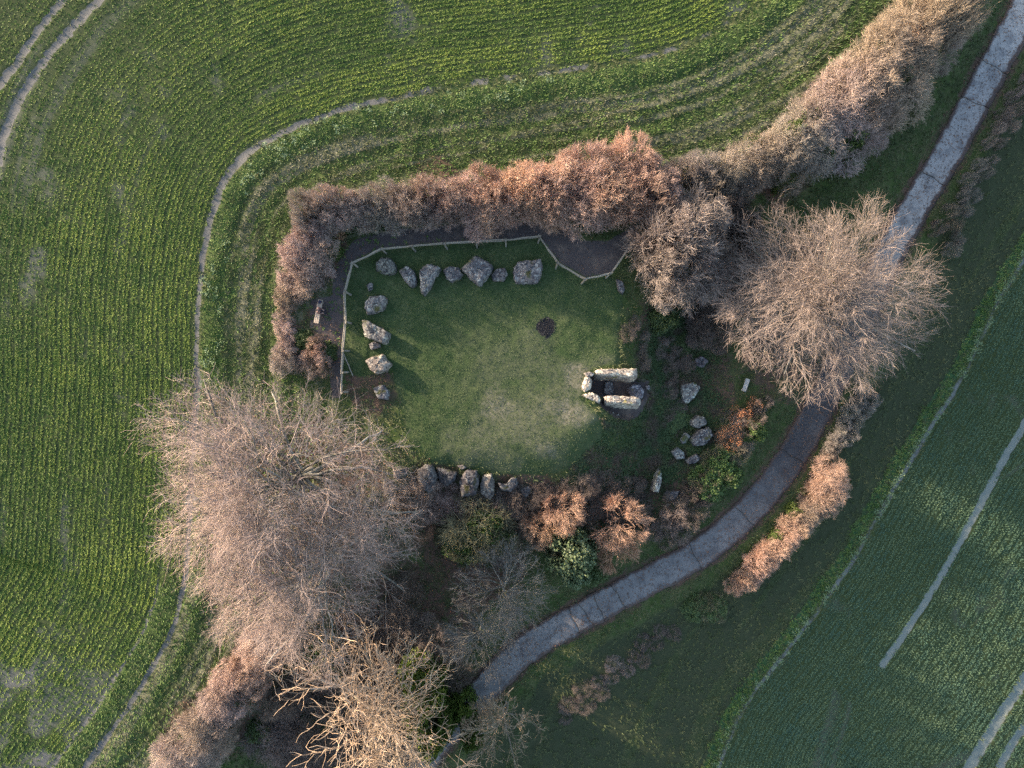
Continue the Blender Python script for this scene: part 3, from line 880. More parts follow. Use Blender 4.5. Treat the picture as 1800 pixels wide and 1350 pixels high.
# ------------------------------------------------------------------ shrubs: shared prototypes, copied into hedges and thickets
def shrub_mesh(seed, stems=9, counts=(9, 7, 4), wander=0.12, spread=0.8, th=1.3, hz_=1.0, ang=(.45, 1.05), lens=(.62, .46, .3), up=0.0):
    """unit radius, height hz_"""
    rng = np.random.RandomState(seed)
    cen = np.array([0, 0, hz_ * .25]); rad = np.array([1.0, 1.0, 0.75 * hz_])
    lumps = [(0.05, 2, rng.uniform(0, 6)), (0.06, 3, rng.uniform(0, 6)), (0.05, 5, rng.uniform(0, 6))]
    a = np.arange(stems) * 2.4 + rng.uniform(0, .6, stems); rr = np.sqrt(np.linspace(0.02, 1, stems)) * 0.3
    S = np.column_stack([np.cos(a) * rr, np.sin(a) * rr, np.zeros(stems)])
    D = np.column_stack([np.cos(a) * rr / .3 * spread, np.sin(a) * rr / .3 * spread, np.full(stems, 0.75 * hz_)])
    L = env_len(S, D, cen, rad, lumps, rng) * rng.uniform(.65, .9, stems)
    P, R = grow(rng, S, D, L, 7, wander, 0.0, r0=np.full(stems, .020 * th), r1=np.full(stems, .008 * th))
    parts = [tubes(P, R, 3, 0.5, rng)]
    for li, n in enumerate(counts):
        S, D, r, t = spawn(rng, P, R, n, (.3, .2, .15)[li], *ang)
        D = norm(D + 0.22 * norm(S - cen))
        Le = env_len(S, D, cen, rad, lumps, rng)
        Ln = np.minimum(Le * rng.uniform(.6, 1.1, len(S)), lens[li] * rng.uniform(.5, 1.25, len(S)))
        r0 = np.clip(r * .75, .0034 * th, .0075 * th)
        P, R = grow(rng, S, D, Ln, (4, 3, 2)[li], wander * 1.2, up, 0.03, cen, r0, r0 * .45)
        parts.append(tubes(P, R, 3, (.8, .95, 1)[li], rng))
    V, Q, a, r = merge(parts)
    me = mesh_np("shrub_twigs", V, Q, None, {'twig': a, 'rnd': r}, True)
    me["unit_height"] = hz_
    me.materials.append(M['bark'])
    return me

def leafball_mesh(seed, n, size, mat, shell=0.75, clumps=26, flat=1.0):
    rng = np.random.RandomState(seed)
    c = norm(rng.normal(0, 1, (clumps, 3))); c[:, 2] = np.abs(c[:, 2]) * 0.95
    c *= rng.uniform(shell * .8, shell, (clumps, 1))
    k = rng.randint(0, clumps, n)
    o = norm(rng.normal(0, 1, (n, 3))) * (rng.uniform(0, 1, (n, 1)) ** .4) * rng.uniform(.20, .34, (clumps, 1))[k]
    C = c[k] + o; C[:, 2] *= 0.9 * flat
    C = C[C[:, 2] > -0.1]
    V, Q, r = leaf_quads(C, size, rng, 0.5)
    me = mesh_np("leaves", V, Q, None, {'rnd': r})
    me.materials.append(mat)
    return me

TW = [shrub_mesh(100 + i, hz_=1.9) for i in range(3)]                                        # tall hedge shrubs
TA = [shrub_mesh(120 + i, 10, (8, 7, 4), 0.20, 1.3, 1.25, 1.0) for i in range(2)]             # low tangled
TU = [shrub_mesh(140 + i, 12, (9, 7, 4), 0.08, .9, 1.2, 1.6, (.25, .7), (.75, .52, .36), .03) for i in range(2)]   # brushy
LG = [leafball_mesh(160 + i, 7000, .045, M['leafg'], .8, 36) for i in range(2)]
LH = [leafball_mesh(170 + i, 9000, .048, M['leafh'], .82, 44) for i in range(1)]
LO = [leafball_mesh(180 + i, 1500, .026, M['leafo'], .85, 30) for i in range(2)]

def shrub_at(parent, base, rng, me, px, py, r, hgt, col, nm="shrub", zf=0.6, jit=.12):
    x, y, z = W(px, py, hgt * zf)
    z = hz(x, y) - 0.05
    o = link(nm, me, None, parent, (x - base[0], y - base[1], z - base[2]))
    o.rotation_euler = (rng.uniform(-.08, .08), rng.uniform(-.08, .08), rng.uniform(0, 6.28))
    s = r * rng.uniform(.9, 1.12)
    o.scale = (s, s * rng.uniform(.9, 1.1), hgt / me.get('unit_height', 0.98))
    v = 1 + rng.uniform(-jit, jit)
    o.color = (col[0] * v, col[1] * v, col[2] * v * (1 + rng.uniform(-.06, .06)), 1)
    return o

def lerp_list(pts, f):
    """pts rows: (px, py, width_px, height_m, r, g, b)"""
    p = np.array(pts, float)
    L = np.concatenate([[0], np.cumsum(np.hypot(np.diff(p[:, 0]), np.diff(p[:, 1])))])
    s = f * L[-1]
    return [np.interp(s, L, p[:, i]) for i in range(p.shape[1])], L[-1]

def hedge(name, label, cat, pts, n, protos, seed, leaves=(), group=None, rows=2, hv=(.8, 1.15), jit=.12):
    rng = np.random.RandomState(seed)
    v, _ = lerp_list(pts, 0)
    base = W(v[0], v[1])
    root = empty(name, base, label, cat, group)
    p = np.array(pts, float)
    for i in range(n):
        f = (i + rng.uniform(.2, .8)) / n
        v, L = lerp_list(pts, f)
        v2, _ = lerp_list(pts, min(1, f + .02)); v1, _ = lerp_list(pts, max(0, f - .02))
        d = np.array([v2[0] - v1[0], v2[1] - v1[1]]); d /= np.hypot(*d) + 1e-6
        nr = np.array([-d[1], d[0]])
        side = ((i % rows) / max(1, rows - 1) - .5) * 2 if rows > 1 else 0
        off = side * v[2] * .21 + rng.normal(0, v[2] * .07)
        r = v[2] / 20.0 * (.34 if rows > 1 else .5)
        shrub_at(root, base, rng, protos[rng.randint(len(protos))], v[0] + nr[0] * off, v[1] + nr[1] * off, r * rng.uniform(.85, 1.15), v[3] * rng.uniform(*hv), v[4:7], jit=jit)
    for (px, py, r_px, h, me, col) in leaves:
        shrub_at(root, base, rng, me, px, py, r_px / 20.0, h, col, "leaves")
    return root

PK = (0.42, 0.32, 0.28); OR = (0.52, 0.345, 0.25); RD = (0.47, 0.33, 0.27); GY = (0.31, 0.275, 0.235); TN = (0.33, 0.26, 0.195); OL = (0.15, 0.145, 0.085); DK = (0.15, 0.118, 0.098); BR = (0.235, 0.185, 0.155)
ONE = (1, 1, 1)

hedge("hedge", "long bare hedge along the dark path above the lawn turning orange to the right", "hedge",
      [(522, 372, 74, 4.2, *GY), (600, 370, 72, 4.4, *PK), (680, 362, 78, 4.4, *GY), (760, 356, 82, 4.6, *PK), (850, 348, 92, 4.8, *RD), (940, 338, 108, 5.0, *OR), (1030, 328, 124, 5.2, *RD), (1110, 322, 130, 5.4, *OR), (1175, 325, 100, 5.0, *PK)],
      90, TW + TU, 31, [(870, 368, 20, 3.4, LO[0], (1.2, 1, .9)), (868, 385, 22, 2.6, LO[1], (1.2, 1, .9)), (985, 385, 24, 2.8, LO[0], (1.1, 1, 1)), (915, 350, 24, 3.6, LO[1], ONE), (1010, 300, 30, 3.8, LO[0], ONE), (1120, 300, 34, 4.2, LO[1], ONE), (690, 340, 20, 3.0, LO[1], ONE), (590, 400, 22, 2.4, LO[0], ONE),
                        (600, 375, 30, 2.6, LG[0], (1.1, 1.1, 1.3)), (660, 380, 26, 2.4, LG[1], (1, 1, 1.2)), (570, 400, 24, 2.2, LG[1], ONE)], rows=3)
hedge("hedge", "pinkish brown bare hedge between the left field margin and the person's bench", "hedge",
      [(530, 405, 70, 3.8, *PK), (545, 450, 90, 3.8, *PK), (522, 488, 66, 2.2, *PK), (497, 535, 34, 1.0, *TN), (496, 570, 36, 0.9, *PK), (500, 610, 46, 1.6, *PK), (500, 650, 50, 2.2, *GY)],
      42, TW + TA, 33, [(585, 440, 18, 1.4, LG[0], (1.5, 1.4, .8))], rows=2)
hedge("thicket", "small reddish thicket below the bench against the dark path", "thicket",
      [(552, 592, 30, 1.8, *BR), (550, 620, 44, 2.2, *RD), (560, 655, 50, 2.0, *BR)], 7, TU + TW, 35, [(530, 600, 26, 1.2, LG[0], (.8, .8, .8)), (575, 620, 22, 1.0, LG[1], (.8, .8, .8))], rows=2)
hedge("hedge", "overgrown tan hedge with ivy rising to the top right beside the road", "hedge",
      [(1200, 325, 80, 3.6, *BR), (1270, 305, 80, 3.4, *GY), (1345, 285, 100, 3.6, *TN), (1420, 250, 130, 4.0, *GY), (1490, 205, 150, 4.2, *PK), (1550, 150, 150, 4.4, *TN), (1605, 90, 130, 4.4, *TN), (1655, 20, 120, 4.4, *TN), (1700, -40, 110, 4.4, *TN)],
      70, TA + TW, 37, [(1500, 240, 36, 4.4, LG[0], (1.2, 1.2, 1)), (1450, 270, 30, 3.8, LG[1], (1.2, 1.2, 1)), (1580, 130, 32, 4.4, LG[0], (1.1, 1.1, 1)), (1400, 230, 26, 3.8, LG[1], (1.2, 1.1, .9)), (1540, 175, 26, 4.6, LO[0], ONE), (1600, 60, 26, 4.6, LO[1], ONE), (1385, 312, 24, 2.4, LG[0], (1.8, 1.6, .6)), (1480, 280, 34, 2.4, LG[1], ONE), (1520, 190, 40, 3.2, LG[0], ONE), (1430, 200, 30, 2.6, LG[1], ONE), (1600, 180, 34, 2.6, LG[0], ONE), (1560, 90, 34, 3.0, LG[1], ONE), (1640, 80, 30, 2.8, LG[0], ONE), (1240, 300, 30, 2, LG[1], ONE), (1330, 250, 24, 2.2, LG[0], ONE)], rows=3, hv=(.65, 1.15), jit=.2)
hedge("thicket", "shaded brown scrub between the shaggy hawthorn and the large tan tree", "thicket",
      [(1290, 340, 70, 3, *BR), (1310, 420, 70, 3, *DK), (1270, 520, 80, 2.6, *DK), (1240, 600, 80, 2.0, *DK)], 28, TW + TA, 39, [(1265, 560, 30, 1.6, LG[0], (.8, .8, .8)), (1165, 560, 36, 2.0, LG[1], (.8, .8, .8))], rows=2)
hedge("hedge", "clipped orange brown hedge strip between the road and the right field", "hedge",
      [(1466, 830, 66, 2.6, *OR), (1452, 862, 74, 2.7, *OR), (1425, 900, 60, 2.4, *TN), (1388, 946, 56, 2.3, *OR), (1342, 988, 52, 2.2, *OR), (1292, 1032, 46, 2.1, *OR)],
      26, TU + TW, 41, [(1460, 845, 34, 2.4, LO[0], (1.2, 1.1, 1)), (1445, 880, 34, 2.3, LO[1], (1.2, 1.1, 1)), (1400, 900, 22, 1.8, LG[0], (1.8, 1.5, .8)), (1370, 945, 20, 1.8, LG[1], (1.6, 1.4, .8))], rows=1)
hedge("bush", "dark green ivy bush at the lower end of the clipped hedge strip", "bush", [(1235, 1065, 50, 1.2, *OL), (1265, 1070, 50, 1.2, *OL)], 3, TA, 43, [(1225, 1070, 34, 1.2, LG[0], (1, 1.1, 1)), (1258, 1072, 30, 1.2, LG[1], (1, 1.1, 1))], rows=1)
hedge("thicket", "low grey bramble scrub on the verge above the clipped hedge", "thicket",
      [(1530, 690, 44, 1.3, *GY), (1505, 730, 48, 1.4, *GY), (1475, 775, 40, 1.2, *GY), (1458, 805, 34, 1.2, *BR)], 22, TA, 45, rows=2)
hedge("thicket", "leafy bramble bank with orange leaves on the inner side of the road", "thicket",
      [(1345, 705, 40, 1.4, *BR), (1310, 755, 62, 1.6, *BR), (1275, 815, 66, 1.6, *OL), (1235, 870, 60, 1.5, *DK), (1195, 920, 70, 1.8, *BR), (1150, 950, 50, 1.5, *BR)],
      26, TA, 47, [(1288, 768, 30, 2.6, LO[0], (1.9, 1.3, .9)), (1306, 735, 24, 2.3, LO[1], (1.9, 1.3, .9)), (1330, 712, 18, 1.8, LO[0], (1.9, 1.3, .9)), (1290, 780, 26, 2.5, LO[1], (1.9, 1.2, .8)), (1328, 758, 32, 2.1, LG[0], (1.5, 1.5, 1)), (1270, 815, 36, 2.1, LG[1], (1.4, 1.6, 1.2)), (1248, 850, 36, 2.0, LG[0], (1.4, 1.6, 1.2)), (1288, 838, 32, 2.0, LG[1], (1.3, 1.5, 1.1))], rows=2)
hedge("thicket", "thin pale scrub on the verge right of the road below the top right corner", "thicket",
      [(1690, 440, 40, 2.0, 0.2, 0.18, 0.155), (1665, 400, 44, 2.2, 0.17, 0.135, 0.11), (1700, 350, 40, 2.0, 0.2, 0.18, 0.155), (1725, 300, 40, 2.0, 0.2, 0.18, 0.155), (1760, 235, 36, 1.8, 0.24, 0.19, 0.165), (1795, 170, 40, 2.0, 0.24, 0.19, 0.165), (1830, 120, 40, 2, 0.24, 0.19, 0.165)], 22, TW + TA, 49, rows=2)
hedge("thicket", "straggling dead brown weeds on the verge below the road", "thicket",
      [(1185, 1100, 44, .5, *DK), (1140, 1140, 50, .7, *DK), (1085, 1180, 50, .6, *BR), (1030, 1225, 52, .6, *DK), (985, 1260, 44, .5, *DK)], 15, TA, 51, rows=2)
hedge("hedge", "pinkish hedge with dark gaps running to the bottom left corner", "hedge",
      [(470, 1130, 80, 3.0, *PK), (430, 1180, 80, 2.8, *RD), (390, 1240, 90, 2.8, *PK), (350, 1300, 100, 2.6, *TN), (310, 1360, 110, 2.6, *PK)],
      34, TW + TA, 53, [(415, 1230, 30, 2.2, LG[0], (.8, .8, .7)), (450, 1290, 34, 2.2, LG[1], (.7, .7, .7)), (560, 1160, 40, 4.0, LG[0], (1, 1, .9)), (590, 1175, 34, 3.6, LG[1], (1, 1, .9))], rows=3, hv=(.55, 1.15), jit=.2)
hedge("thicket", "shaded brown undergrowth between the left trees and the bottom tree", "thicket",
      [(690, 1050, 110, 2.6, *DK), (730, 1110, 110, 2.6, *BR), (640, 1150, 120, 2.6, *DK), (770, 1180, 110, 2.4, *DK), (600, 1215, 130, 2.6, *DK), (500, 1240, 130, 2.6, *DK), (480, 1320, 140, 2.6, *BR), (560, 1330, 130, 2.2, *DK), (700, 1340, 130, 2.2, *DK)],
      44, TA + TW, 55, [(775, 1155, 18, 2.2, LO[0], (1.2, 1, 1)), (790, 1210, 30, 2.2, LG[0], (1.3, 1.2, .7)), (560, 1260, 50, 2.0, LG[1], (.6, .6, .6))], rows=3)
hedge("ivy_cover", "olive green ivy growing through the thick branched tree at the bottom", "ivy",
      [(735, 1215, 60, 5.0, *OL), (745, 1260, 70, 5.5, *OL), (750, 1310, 60, 5.0, *OL)], 4, TA, 57,
      [(722, 1205, 34, 9.5, LG[0], (2.4, 2.1, .9)), (750, 1235, 38, 10, LG[1], (2.4, 2.1, .9)), (730, 1270, 36, 10, LG[0], (2.2, 2.0, .9)), (762, 1310, 38, 9.5, LG[1], (2.4, 2.1, .9)), (780, 1270, 34, 8, LG[0], (2.0, 1.9, .9)), (812, 1255, 30, 6.0, LG[0], (1.8, 1.8, .8)), (825, 1300, 32, 6.0, LG[1], (1.7, 1.7, .8))], rows=1)
hedge("thicket", "dark brown scrub on the slope between the kerb stones and the orange lit bushes", "thicket",
      [(700, 880, 90, 2.0, *BR), (780, 890, 70, 1.6, *RD), (900, 905, 90, 1.6, *DK), (960, 880, 80, 1.2, *DK), (1050, 870, 90, 1.2, *DK), (1130, 890, 80, 1.4, *DK)],
      44, TA, 59, [(720, 880, 30, 1.6, LO[0], (1, .9, .9)), (780, 880, 26, 1.2, LO[1], (1.1, .9, .9)), (740, 935, 26, 1.6, LO[0], (.9, .8, .8))], rows=2)
hedge("thicket", "withered brown scrub on the shaded bank above the chamber slabs", "thicket",
      [(1100, 560, 40, .5, *DK), (1120, 600, 60, .6, *DK), (1150, 630, 70, .6, *DK), (1200, 620, 60, 1.0, *DK), (1180, 740, 40, .6, *DK)], 14, TA, 61, [(1200, 600, 30, .9, LG[0], (.7, .7, .7)), (1185, 735, 30, .6, LG[1], (.8, .9, .8))], rows=2)
def bush(name, label, pxs, protos, col, seed, leaves=(), cat="bush"):
    rng = np.random.RandomState(seed)
    base = W(pxs[0][0], pxs[0][1])
    root = empty(name, base, label, cat)
    for (px, py, r, h) in pxs:
        shrub_at(root, base, rng, protos[rng.randint(len(protos))], px, py, r / 20.0, h, col, "twigs")
    for (px, py, r, h, me, c) in leaves:
        shrub_at(root, base, rng, me, px, py, r / 20.0, h, c, "leaves")
    return root
for dx, dy, r, h, me in ((.2, .3, 1.7, 9.5, LG[0]), (1.3, -.6, 1.4, 8.5, LG[1]), (-.9, 1.2, 1.3, 8.5, LG[0])):
    iv = link("ivy", me, None, right_tree, (dx, dy, 1.0)); iv.scale = (r, r, h); iv.color = (1.1, 1.1, .9, 1)
bush("hawthorn_tree", "shaggy bare hawthorn with pale speckled twigs right of the dark path", [(1198, 425, 84, 8.2), (1160, 455, 50, 6.6), (1215, 480, 66, 7.2), (1175, 495, 50, 6.0), (1228, 385, 66, 7.6), (1180, 400, 56, 7.2), (1250, 430, 50, 6.8)], TW + TU, (0.31, 0.255, 0.23), 71, [(1200, 440, 70, 7.6, LO[0], (1.1, 1.3, 1.9)), (1200, 395, 66, 7.4, LO[1], (1.1, 1.1, 1.4)), (1210, 480, 60, 6.8, LO[0], (1.1, 1.3, 1.9))], "tree")
bush("evergreen_bush", "rounded dense evergreen bush with glossy leaves beside the road bend", [(1003, 985, 38, 4.6)], TW, OL, 73, [(1003, 978, 50, 7.0, LH[0], (1.35, 1.35, 1.2)), (1008, 1008, 42, 4.4, LH[0], (1.0, 1.1, 1.0)), (1040, 1005, 34, 2.0, LG[0], ONE)])
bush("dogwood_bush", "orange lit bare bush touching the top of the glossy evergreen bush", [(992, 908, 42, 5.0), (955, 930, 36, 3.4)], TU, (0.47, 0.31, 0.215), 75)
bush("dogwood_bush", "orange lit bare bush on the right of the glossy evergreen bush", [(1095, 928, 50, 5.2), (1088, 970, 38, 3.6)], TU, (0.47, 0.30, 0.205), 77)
bush("bramble_bush", "olive brown bush with yellow green leaves under the kerb stones", [(830, 925, 66, 5.0), (870, 945, 50, 4.0), (800, 950, 44, 4.0)], TW, (0.17, 0.155, 0.085), 79, [(812, 955, 44, 4.2, LG[0], (2.0, 1.9, .9)), (850, 925, 48, 4.8, LG[1], (1.5, 1.5, .9)), (880, 945, 34, 4.0, LG[0], (1.0, 1.0, .8))])

# ------------------------------------------------------------------ sarsen stones
def stone(label, pxs, top, depth=0.8, seed=0, col=(1, 1, 1), lean=(0, 0), dome=0.10, taper=0.90, name="sarsen_stone", group=None, ztop=None, tilt=(0, 0)):
    """outline (plan pixels of its upper edge), height of the top above ground"""
    rng = np.random.RandomState(seed + 500)
    P = np.array(pxs, float); c = P.mean(0)
    x0, y0, z0 = W(c[0], c[1], top)
    zt = z0 + top if ztop is None else ztop
    pts = np.array([px2w(a, b, zt) for a, b in P])
    # resample outline with slightly rounded corners
    n = 34
    Q = np.vstack([pts, pts[:1]]); L = np.concatenate([[0], np.cumsum(np.hypot(*np.diff(Q, axis=0).T))])
    s = np.linspace(0, L[-1], n, endpoint=False)
    O = np.column_stack([np.interp(s, L, Q[:, 0]), np.interp(s, L, Q[:, 1])])
    O = 0.9 * O + 0.05 * np.roll(O, 1, 0) + 0.05 * np.roll(O, -1, 0)
    cen = O.mean(0)
    size = math.sqrt(abs(np.sum(O[:, 0] * np.roll(O[:, 1], -1) - O[:, 1] * np.roll(O[:, 0], -1))) / 2)
    Hh = zt - (z0 - depth) if ztop is None else depth
    rings = []
    lev = [(1.02 / taper * .96, 0.0), (1.0 / taper * .97, .45), (1.0, .80), (.99, .93), (.945, 1.0), (.66, 1.0 + dome * .30), (.36, 1.0 + dome * .5), (.12, 1.0 + dome * .55)]
    ph = rng.uniform(0, 6, 6)
    V = []
    for k, (sc, h) in enumerate(lev):
        R = cen + (O - cen) * sc
        zz = zt - Hh + Hh * min(h, 1.0) + (h - 1.0 if h > 1 else 0) * size
        sh = np.array(lean) * (min(h, 1) - 1.0)           # base displaced, top stays put
        nz = 0.045 * size * (np.sin(R[:, 0] * 3.1 / size + ph[0] + k) * np.cos(R[:, 1] * 2.7 / size + ph[1]) + .7 * np.sin(R[:, 0] * 6.7 / size + R[:, 1] * 5.9 / size + ph[2]))
        jit = rng.normal(0, 0.022 * size, (n, 2)) * (k < 5)
        z = zz + (nz + rng.normal(0, .018 * size, n)) * (k > 1)
        z = z + (R[:, 0] - cen[0]) * tilt[0] * (k > 1) + (R[:, 1] - cen[1]) * tilt[1] * (k > 1)
        V.append(np.column_stack([R + jit + sh, z]))
    V = np.concatenate(V); nl = len(lev)
    F = []
    for k in range(nl - 1):
        for i in range(n):
            j = (i + 1) % n
            F.append((k * n + i, k * n + j, (k + 1) * n + j, (k + 1) * n + i))
    V = np.vstack([V, [[*cen, V[-n:, 2].mean()]]])
    T = [((nl - 1) * n + i, (nl - 1) * n + (i + 1) % n, nl * n) for i in range(n)]
    area = np.sum(O[:, 0] * np.roll(O[:, 1], -1) - O[:, 1] * np.roll(O[:, 0], -1))
    if area < 0:
        F = [f[::-1] for f in F]; T = [t[::-1] for t in T]
    org = np.array([cen[0], cen[1], zt - Hh])
    me = mesh_np(name, V - org, F, T)
    o = link(name, me, M['stone'], None, tuple(org))
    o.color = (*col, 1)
    return tag(o, label, "stone", group)

S_LIST = [  # last value tints the stone, with shade put in as a darker base
 # upper row
 ("mossy topped boulder at the left end of the upper stone row", [(660, 462), (668, 453), (682, 452), (692, 461), (696, 472), (690, 480), (675, 481), (661, 474)], .7, (.75, .78, .72)),
 ("slanting pale boulder second from left in the upper stone row", [(701, 476), (714, 467), (726, 475), (732, 490), (730, 502), (722, 504), (710, 492)], .55, (.95, .95, .95)),
 ("kite shaped boulder pointing down towards the lawn in the upper row", [(737, 474), (752, 463), (766, 467), (774, 473), (764, 487), (756, 505), (746, 518), (738, 510)], .8, (.95, .95, .95)),
 ("rounded grey boulder between the kite shaped and the big square boulder", [(779, 474), (790, 468), (806, 470), (814, 482), (804, 492), (795, 496), (785, 489)], .55, (.9, .9, .92)),
 ("biggest squarish boulder set on its corner in the upper row", [(811, 471), (836, 447), (865, 466), (861, 481), (842, 501), (827, 489)], 1.0, (1, 1, 1.02)),
 ("small boulder tucked against the right of the big square boulder", [(864, 481), (873, 472), (888, 471), (892, 482), (885, 494), (866, 493)], .45, (.85, .8, .8)),
 ("broad lichen spotted boulder with red moss at the right end of the upper row", [(903, 473), (912, 459), (950, 456), (954, 470), (945, 497), (908, 497), (904, 487)], .6, (1.05, 1, 1)),
 # left row
 ("tiny pale stone at the top of the left stone row", [(644, 501), (650, 496), (655, 498), (654, 508), (648, 512)], .25, (1, 1, 1)),
 ("lichen covered block at the top of the left row near the fence", [(641, 531), (650, 522), (672, 519), (678, 526), (674, 542), (658, 550), (645, 552), (641, 540)], .7, (1.15, 1.1, 1.05)),
 ("long flat slab pointing to the lower right in the left row", [(636, 563), (643, 562), (684, 586), (675, 604), (640, 591)], .8, (1.25, 1.2, 1.1)),
 ("small flat stone between the long slab and the orange lit boulder", [(648, 605), (658, 600), (668, 604), (668, 611), (652, 615)], .25, (.95, .9, .9)),
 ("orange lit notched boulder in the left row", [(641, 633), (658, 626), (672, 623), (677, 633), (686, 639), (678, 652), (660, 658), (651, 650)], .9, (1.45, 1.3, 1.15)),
 ("grey stone half under the twigs of the big left tree", [(656, 682), (672, 676), (684, 688), (681, 703), (663, 700)], .4, (.9, .9, .95)),
 # lower row
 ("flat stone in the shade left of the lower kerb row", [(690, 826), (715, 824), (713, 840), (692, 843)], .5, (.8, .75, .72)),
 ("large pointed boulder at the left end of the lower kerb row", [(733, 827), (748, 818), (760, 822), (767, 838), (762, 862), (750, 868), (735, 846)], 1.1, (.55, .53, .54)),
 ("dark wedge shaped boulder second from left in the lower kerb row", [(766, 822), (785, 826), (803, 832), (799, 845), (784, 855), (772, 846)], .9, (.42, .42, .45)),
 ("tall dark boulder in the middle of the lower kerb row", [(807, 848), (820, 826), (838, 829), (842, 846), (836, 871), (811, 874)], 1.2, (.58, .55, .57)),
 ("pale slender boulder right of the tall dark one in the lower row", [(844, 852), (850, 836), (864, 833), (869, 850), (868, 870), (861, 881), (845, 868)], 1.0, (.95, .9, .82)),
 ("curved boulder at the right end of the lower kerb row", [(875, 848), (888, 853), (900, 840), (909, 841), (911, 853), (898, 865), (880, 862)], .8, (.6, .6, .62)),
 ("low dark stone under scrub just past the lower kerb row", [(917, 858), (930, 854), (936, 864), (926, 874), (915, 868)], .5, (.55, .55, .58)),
 ("small stone among red leaves above the tall dark kerb boulder", [(803, 819), (814, 817), (820, 822), (812, 826)], .3, (.9, .85, .85)),
 ("upright grey stone at the lawn corner against the scrub", [(1084, 490), (1095, 494), (1099, 508), (1095, 517), (1087, 510)], .5, (.65, .65, .7)),
 # fallen stones on the low ground
 ("pale triangular stone lying below the chamber on the trodden patch", [(1200, 677), (1222, 672), (1231, 681), (1222, 697), (1209, 710), (1200, 703)], .6, (1.35, 1.4, 1.35)),
 ("rounded domed boulder topping the group of fallen stones", [(1216, 740), (1227, 730), (1239, 733), (1243, 745), (1229, 753), (1218, 749)], .8, (1.05, 1.05, 1)),
 ("large mossy boulder in the middle of the fallen stone group", [(1230, 757), (1248, 750), (1253, 766), (1241, 782), (1222, 785), (1214, 773)], .7, (.85, .85, .88)),
 ("small bluish angular stone left of the mossy fallen boulder", [(1197, 774), (1206, 760), (1214, 767), (1207, 778), (1200, 780)], .45, (1.2, 1.25, 1.25)),
 ("pale rounded stone lowest left of the fallen stone group", [(1181, 795), (1192, 787), (1203, 795), (1204, 806), (1190, 808)], .6, (1.05, 1.1, 1.1)),
 ("speckled flat stone lowest right of the fallen stone group", [(1205, 808), (1225, 798), (1232, 806), (1222, 815), (1211, 816)], .45, (1.05, 1, 1)),
 ("long thin upright slab standing alone on the shaded slope", [(1148, 864), (1155, 838), (1162, 827), (1164, 843), (1158, 866)], 1.4, (1.25, 1.3, 1.25)),
 ("flat grey stone beside the foot of the long thin slab", [(1168, 865), (1196, 864), (1187, 878), (1177, 881)], .4, (.85, .85, .9)),
 ("dark stone overgrown with twigs above the pale triangular stone", [(1222, 631), (1234, 625), (1246, 634), (1237, 646), (1225, 643)], .5, (.6, .6, .68)),
]
for i, (lab, pts, top, col) in enumerate(S_LIST):
    rr = random.Random(i)
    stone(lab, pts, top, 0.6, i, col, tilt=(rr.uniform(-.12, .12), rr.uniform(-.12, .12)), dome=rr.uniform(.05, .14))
# burial chamber
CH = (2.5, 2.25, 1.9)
stone("long upper slab of the burial chamber with a broken notch", [(1046, 652), (1053, 648), (1085, 648), (1120, 647), (1122, 662), (1108, 662), (1085, 658), (1058, 658), (1048, 656)], .3, 2.5, 61, CH, lean=(0, .55), dome=.02, taper=.98, name="chamber_slab", ztop=.55)
stone("shorter lower slab of the burial chamber", [(1063, 696), (1072, 694), (1126, 699), (1128, 711), (1105, 710), (1085, 709), (1066, 706)], .3, 2.4, 62, CH, lean=(0, .60), dome=.02, taper=.98, name="chamber_slab", ztop=.50)
stone("rounded end stone closing the left of the burial chamber", [(1023, 676), (1028, 663), (1037, 663), (1041, 670), (1038, 684), (1028, 690), (1022, 684)], .25, 2.2, 63, CH, lean=(-.25, 0), dome=.10, taper=.95, name="chamber_slab", ztop=.42)
stone("small pinkish stone at the upper left corner of the burial chamber", [(1026, 656), (1036, 653), (1046, 656), (1042, 661), (1031, 662)], .25, 1.6, 64, (1.8, 1.65, 1.5), dome=.1, name="chamber_slab", ztop=.40)
stone("broken angular stone at the lower left corner of the burial chamber", [(1022, 694), (1036, 689), (1048, 692), (1056, 699), (1055, 707), (1046, 706), (1031, 699)], .25, 2.2, 65, CH, lean=(-.1, .65), dome=.06, taper=.95, name="chamber_slab", ztop=.42)
stone("flat oval slab on the floor inside the burial chamber", [(1064, 672), (1070, 670), (1077, 674), (1079, 684), (1077, 697), (1068, 700), (1062, 690)], .2, .5, 66, (1.1, 1.1, 1.15), dome=.03, name="chamber_slab", ztop=-1.75)
stone("rounded purple grey slab at the open right end of the chamber", [(1105, 684), (1113, 676), (1126, 677), (1133, 688), (1130, 700), (1118, 702), (1107, 696)], .2, .9, 67, (.95, .95, 1.1), dome=.06, name="chamber_slab", ztop=-1.35)
stone("small loose stone right of the rounded chamber slab", [(1135, 679), (1141, 677), (1144, 683), (1139, 686)], .2, .4, 68, (1.1, 1.1, 1.15), name="loose_stone", ztop=-1.55)
stone("small pale loose stone on the ledge below the lower chamber slab", [(1073, 726), (1078, 724), (1081, 729), (1077, 732)], .2, .4, 69, (1.5, 1.5, 1.45), name="loose_stone", ztop=-1.25)
stone("smaller of the two pale loose stones on the chamber ledge", [(1083, 729), (1087, 727), (1089, 731), (1085, 733)], .15, .3, 70, (1.5, 1.5, 1.45), name="loose_stone", ztop=-1.3)
stone("pale pebble on the grass below the fallen stone group", [(1189, 812), (1193, 811), (1194, 814), (1190, 814)], .12, .2, 71, (1.8, 1.8, 1.75), name="loose_stone")

